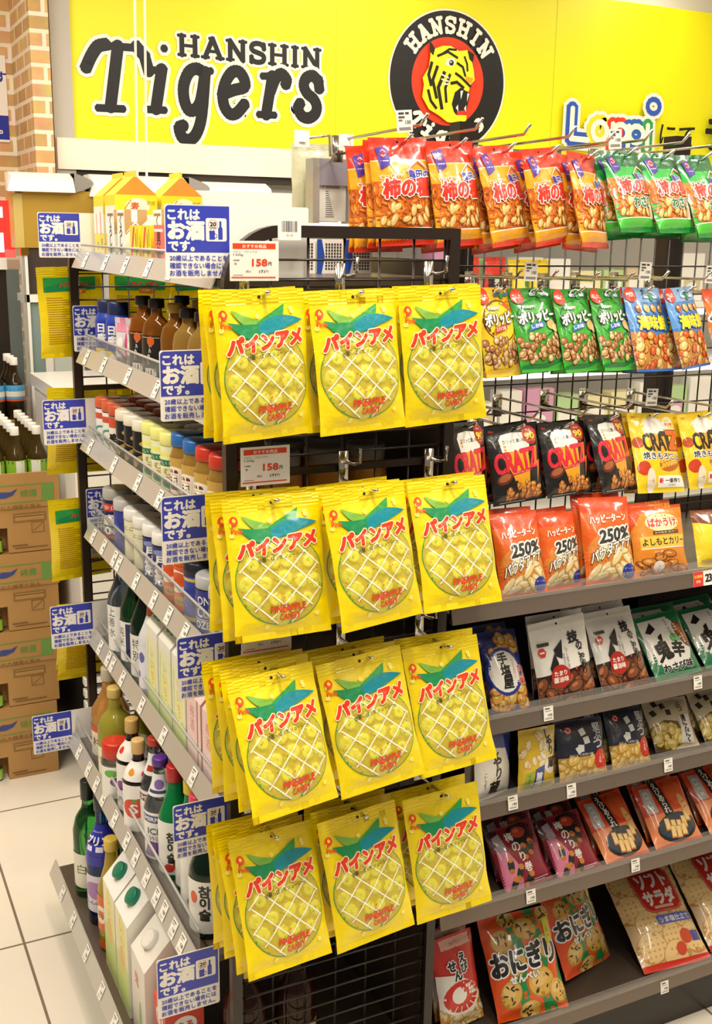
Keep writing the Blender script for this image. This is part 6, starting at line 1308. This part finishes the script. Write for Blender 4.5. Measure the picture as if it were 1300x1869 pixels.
def canopy(name, x0, y0, x1, y1, Y, d, lab, endcol=None):
    """white folded top: sloping front face, flat top, optional rounded grey end"""
    a, b = at(x0, y0, Y=Y), at(x1, y1, Y=Y); w, h = b.x - a.x, a.z - b.z
    o = empty(name, (a.x, Y, b.z)); bm = bmesh.new()
    pr = [(0, 0), (.03, h * .72), (.09, h), (d, h), (d, h * .1)]
    A = [bm.verts.new((0 if i else -.02, y, z)) for i, (y, z) in enumerate(pr)]; B_ = [bm.verts.new((w, y, z)) for y, z in pr]
    for i in range(len(pr)): bm.faces.new((A[i], B_[i], B_[(i + 1) % len(pr)], A[(i + 1) % len(pr)]))
    bm.faces.new(A[::-1]); bm.faces.new(B_); bmesh.ops.recalc_face_normals(bm, faces=bm.faces)
    mesh_obj('cover', bm, mat('#f1ece2', 'matte'), o, smooth=False)
    if endcol:
        bm = bmesh.new(); n = 12; A = [bm.verts.new((w + .002 + (h * 1.0) * sin(pi * i / n) ** 1.0, .02, h * (1 - i / n))) for i in range(n + 1)]; B_ = [bm.verts.new((v.co.x, d, v.co.z)) for v in A]
        for i in range(n): bm.faces.new((A[i], A[i + 1], B_[i + 1], B_[i]))
        bm.faces.new(A[::-1]); bm.faces.new(B_); bmesh.ops.recalc_face_normals(bm, faces=bm.faces); mesh_obj('rounded_end', bm, mat(endcol, 'matte'), o, smooth=False)
    tag(o, lab, 'canopy'); return o
canopy('canopy', 22, 311, 138, 352, 4.20, .17, 'white canopy with a rounded grey end above the gold box stand', '#8f8a84')
canopy('canopy', 172, 316, 348, 364, 4.22, .18, 'white canopy behind the yellow gabled cartons', '#8f8a84')
canopy('canopy', 382, 330, 500, 372, 4.30, .18, 'white canopy behind the large notice card')
mo = empty('ticket_terminal', (at(-40, 420, Y=4.33).x, 4.33, 0))
facebox('screen', -60, 364, 23, 470, 4.33, .05, mat('#e8241c', 'emit'), parent=mo); facebox('screen_tile', -60, 376, 4, 396, 4.327, .004, mat('#f6d9e4', 'emit'), parent=mo); facebox('screen_tile', -60, 424, 6, 460, 4.327, .004, mat('#e6d3ee', 'emit'), parent=mo)
facebox('body', -60, 470, 12, 492, 4.32, .1, mat('#f1ece2', 'plastic'), parent=mo); facebox('pedestal', -60, 492, 34, 1262, 4.345, .1, mat('#241b18', 'plastic'), parent=mo)
tag(mo, 'ticket terminal with a red lit screen at the left edge', 'terminal')
pa = [('r', 0, 0, 400, 400, '#f1ece0'), ('r', 0, 12, 400, 92, '#2430a0'), ('t', 'ん。', 352, 50, 34, '#f1ece0', {'bold': .03}), ('t', 'す', 372, 256, 40, '#2430a0', {'bold': .03})]
a, b = at(-60, 96, Y=y2 - .0062), at(18, 260, Y=y2 - .0062); k = (a.z - b.z) / .4
bm, m = card_bm((b.x - a.x) / k * 1000, 400, [('r', 0, 12, 900, 124, '#2430a0'), ('t', 'ま。', (b.x - a.x) / k * 1000 - 62, 62, 46, '#f1ece0', {'bold': .03}), ('t', 'す', (b.x - a.x) / k * 1000 - 26, 300, 50, '#2430a0', {'bold': .03})], th=.006)
o = mesh_obj('poster', bm, m, smooth=False); o.location = (a.x, y2 - .0062, b.z); o.scale = (k, 1, k); tag(o, 'white poster with a blue band at the left edge by the brick pier', 'poster')
for i, (x0, x1) in enumerate(((246, 251), (264, 268))):
    bm = bmesh.new(); p, q = at(x0, 0, Y=3.75), at(x1, 332, Y=3.75); top = p + (p - q) * ((3.09 - p.z) / (p.z - q.z))
    tube(bm, [top, p, q, q - Vector((0, 0, .2))], .0042, 8); o = mesh_obj('hanging_cord', bm, mat('#efe9da', 'plastic')); tag(o, '%s of two white cords hanging from the ceiling before the sign board' % ['left', 'right'][i], 'cord')

# dark brown strip along the wall, just below the sign band
a = at(100, 309, Y=4.48); bm = bbox(a.x, 5.1, 4.46, 4.53, at(300, 329, Y=4.46).z, at(300, 317, Y=4.46).z, .001); struct(mesh_obj('dark_strip', bm, mat('#3a2c22', 'paint'), smooth=False))

# open chiller cabinet behind the snack rack
cb = empty('chiller_cabinet', (2.3, 3.7, 0)); inv3 = Vector((-2.3, -3.7, 0))
def cc(name, x0, x1, y0, y1, z0, z1, m): o = mesh_obj(name, bbox(x0, x1, y0, y1, z0, z1, .004), m, cb, smooth=False); o.location = inv3; return o
wh_ = mat('#f4f1ea', 'plastic')
cc('back_wall', 1.02, 4.3, 4.25, 4.30, .5, 1.86, wh_); cc('side_wall', 1.0, 1.04, 3.55, 4.30, 0, 1.86, wh_); cc('canopy_top', 1.0, 4.3, 3.62, 4.30, 1.80, 1.87, wh_); cc('base', 1.04, 4.3, 3.5, 4.25, .14, .62, wh_)
for z in (.95, 1.24, 1.48): cc('shelf', 1.04, 4.3, 3.66, 4.25, z - .02, z, wh_)
for z in (1.79, 1.45, 1.21): cc('strip_lamp', 1.1, 4.2, 3.70, 3.73, z - .024, z, mat('#fff6ea', 'emit'))
for i in range(9): cc('louver', 1.04, 4.3, 3.49, 3.51, .02 + i * .03, .036 + i * .03, wh_)
tag(cb, 'white open chiller cabinet with lit shelves seen through the snack rack net', 'chiller cabinet')
fz = empty('freezer', (.9, 3.42, 0)); 
def fp(name, x0, x1, y0, y1, z0, z1, m): o = mesh_obj(name, bbox(x0, x1, y0, y1, z0, z1, .005), m, fz, smooth=False); o.location = (-.9, -3.42, 0); return o
fp('body', .68, .99, 3.3, 3.9, .42, 1.22, wh_); fp('lid_frame', .67, .995, 3.28, 3.92, 1.22, 1.26, mat('#dcd8d0', 'plastic')); fp('plinth', .69, .98, 3.36, 3.88, 0, .42, mat('#2a2622', 'plastic'))
for i in range(9): fp('louver', .68, .99, 3.3, 3.33, .06 + i * .04, .083 + i * .04, wh_)
tag(fz, 'white freezer with a louvred base seen through the far mesh panel', 'freezer')
rr = random.Random(21); cols = ['#d8a0c0', '#b8d89a', '#f4f2ea', '#efe6b0', '#f4f2ea', '#f4f2ea', '#d8c49a', '#f4f2ea', '#f0ece2']
for z, zn in ((1.482, 'upper'), (1.242, 'middle'), (.952, 'lower')):
    x = 1.5 if z > 1.4 else 1.16; i = 0
    while x < 3.5:
        w = rr.uniform(.09, .15); c = cols[rr.randrange(9)]
        o = pack('chilled_pack', w, .08, rr.uniform(.12, .2), c, [('r', w * 120, 30, w * 880, 90, cols[rr.randrange(9)]), ('e', w * 500, 60, w * 260, 18, '#f4efe6')]); o.location = (x + w / 2, 3.78, z)
        i += 1; tag(o, 'chilled food pack on the %s chiller shelf, number %d from the left' % (zn, i), 'food pack', 'packs on the chiller shelves'); x += w + .015
plum = norm([('r', 14, 8, 92, 62, BLK), ('r', 14, 8, 92, 62, '#2a2422'), ('t', '男', 56, 50, 17, '#d8d2c8', {'bold': .05}), ('t', '梅', 58, 30, 17, '#d8d2c8', {'bold': .05}), ('t', 'グミ', 32, 20, 9, '#d8d2c8', {'bold': .03})], 100, 180)
PLB = make_bag('plum_candy_bag', 100, 180, 26, '#d2301c', plum, seed=3, top='#d2301c')
YLB = make_bag('lemon_candy_bag', 100, 170, 26, '#e6c81c', norm([('e', 50, 40, 34, 20, '#f4e46a'), ('r', 70, 10, 94, 60, '#3a7a3a')], 100, 170), seed=4)
for i, (px, py) in enumerate(((872, 508), (921, 508))):
    p = at(px, py, Y=3.64); o = take(PLB); o.location = (p.x, 3.70, 1.483); o.rotation_euler = (R(-5), 0, 0); tag(o, 'red plum candy bag with a black square behind the net, %s of two' % ['left', 'right'][i], 'candy bag', 'red plum candy bags')
for i, (px, py) in enumerate(((966, 508), (1004, 508))):
    p = at(px, py, Y=3.64); o = take(YLB); o.location = (p.x, 3.70, 1.483); o.rotation_euler = (R(-5), 0, 0); tag(o, 'yellow candy bag behind the net beside the red plum bags, %s of two' % ['left', 'right'][i], 'candy bag', 'yellow bags behind the net')

# silver pouch and security case left of the orange bags
fo = make_bag('foil_pouch', 104, 150, 16, '#cfcba6', norm([('r', 45 , 20 + 4 * i, 45 + (i * 37) % 40 + 8, 21.6 + 4 * i, '#8a8672') for i in range(14)], 104, 150), seed=5, fin='film', hole=False)
p = at(575, 405, Y=2.12); fo.location = (p.x, 2.12, p.z); tag(fo, 'silver foil pouch hanging left of the orange cracker bags', 'pouch')
kc = empty('security_case', at(609, 408, Y=2.05)); w_ = .078; h_ = at(609, 290, Y=2.05).z - kc.location.z
mesh_obj('case_shell', bbox(-w_ / 2, w_ / 2, 0, .03, 0, h_, .003), mat('#b9bcb6', 'clear'), kc, smooth=False)
for s_ in (-1, 1): mesh_obj('case_rail', bbox(s_ * w_ / 2 - .007, s_ * w_ / 2 + .007, -.003, .033, 0, h_, .002), mat('#a8aaa0', 'chromeplastic'), kc, smooth=False)
mesh_obj('case_top', bbox(-w_ / 2, w_ / 2, -.002, .032, h_ - .05, h_, .002), mat('#86828c', 'plastic'), kc, smooth=False)
bm, m = card_bm(58, 92, [('r', 8, 62, 10 + i * 0, 80, '#3a3632') for i in range(1)] + [('r', 14 + 1.4 * i, 62, 14.7 + 1.4 * i, 80, '#3a3632') for i in range(22)] + [('r', 14, 56 - 4 * i, 20 + (i * 29) % 28, 57.6 - 4 * i, '#6a665e') for i in range(13)], base='#dedbd0'); o = mesh_obj('goods_label', bm, m, kc, smooth=False); o.location = (-.029, .006, .004)
tag(kc, 'grey clear security case with a barcode label left of the orange cracker bags', 'security case')
for i, (px, py, lab) in enumerate(((551, 253, 'square white peg tag holder above the foil pouch'), (632, 260, 'square white peg tag holder above the security case'))):
    p = at(px, py, Y=1.95); o = empty('peg_tag_holder', p); mesh_obj('plate', bbox(-.0145, .0145, -.002, .001, -.0145, .0145, .001), mat('#efece4', 'plastic'), o, smooth=False)
    q = at(603, 251 if i == 0 else 300, Y=2.05) - p; bm = bmesh.new(); tube(bm, [(0, .001, 0), (q.x * .98, q.y, q.z + .004), (q.x, q.y, q.z - .035 if i == 0 else q.z)], .0026, 8); mesh_obj('rod', bm, mat('#d8d4cc', 'chrome'), o)
    bm = bmesh.new(); box(bm, -.006, .006, -.006, -.002, -.006, .006); mesh_obj('clip', bm, mat('#ffffff', 'plastic'), o, smooth=False); tag(o, lab, 'tag holder')

# ------------------------------------------------------------------ light
SC.view_settings.view_transform = 'Standard'; SC.view_settings.look = 'None'; SC.view_settings.gamma = 1; SC.view_settings.use_curve_mapping = False
SC.view_settings.exposure = EXPO = -0.15
W_ = bpy.data.worlds.new('shop_air'); W_.use_nodes = True; SC.world = W_
bg = W_.node_tree.nodes['Background']; bg.inputs[0].default_value = (1, .93, .84, 1); bg.inputs[1].default_value = .22
def ceiling_lamp(x, y, sx, sy, power, n):
    r = empty('ceiling_light', (x, y, 3.02))
    mesh_obj('housing', bbox(-sx / 2 - .03, sx / 2 + .03, -sy / 2 - .03, sy / 2 + .03, .0, .07, .004), mat('#e8e6e0', 'paint'), r, smooth=False)
    mesh_obj('diffuser', bbox(-sx / 2, sx / 2, -sy / 2, sy / 2, -.012, -.001, .002), mat('#fff4e6', 'emit'), r, smooth=False)
    l = bpy.data.lights.new('ceiling_lamp', 'AREA'); l.shape = 'RECTANGLE'; l.size = sx; l.size_y = sy; l.energy = power; l.color = (1, .925, .80)
    lo = bpy.data.objects.new('lamp', l); COL.objects.link(lo); lo.parent = r; lo.location = (0, 0, -.02)
    tag(r, 'long white ceiling light panel, %s above the shop floor' % n, 'ceiling light', 'ceiling light panels')
    return r
n_ = 0
for (x, y, p) in ((.55, .85, 34), (-.45, 1.3, 34), (-.5, 2.6, 36), (1.9, .75, 30), (3.1, 1.0, 20), (1.5, 2.75, 16), (2.9, 2.8, 16), (.3, 3.5, 14), (2.1, 3.75, 9), (3.7, 3.75, 9), (.2, -.6, 10), (1.8, -.6, 10)):
    ceiling_lamp(x, y, .18, 1.15, p, 'panel %d' % n_); n_ += 1
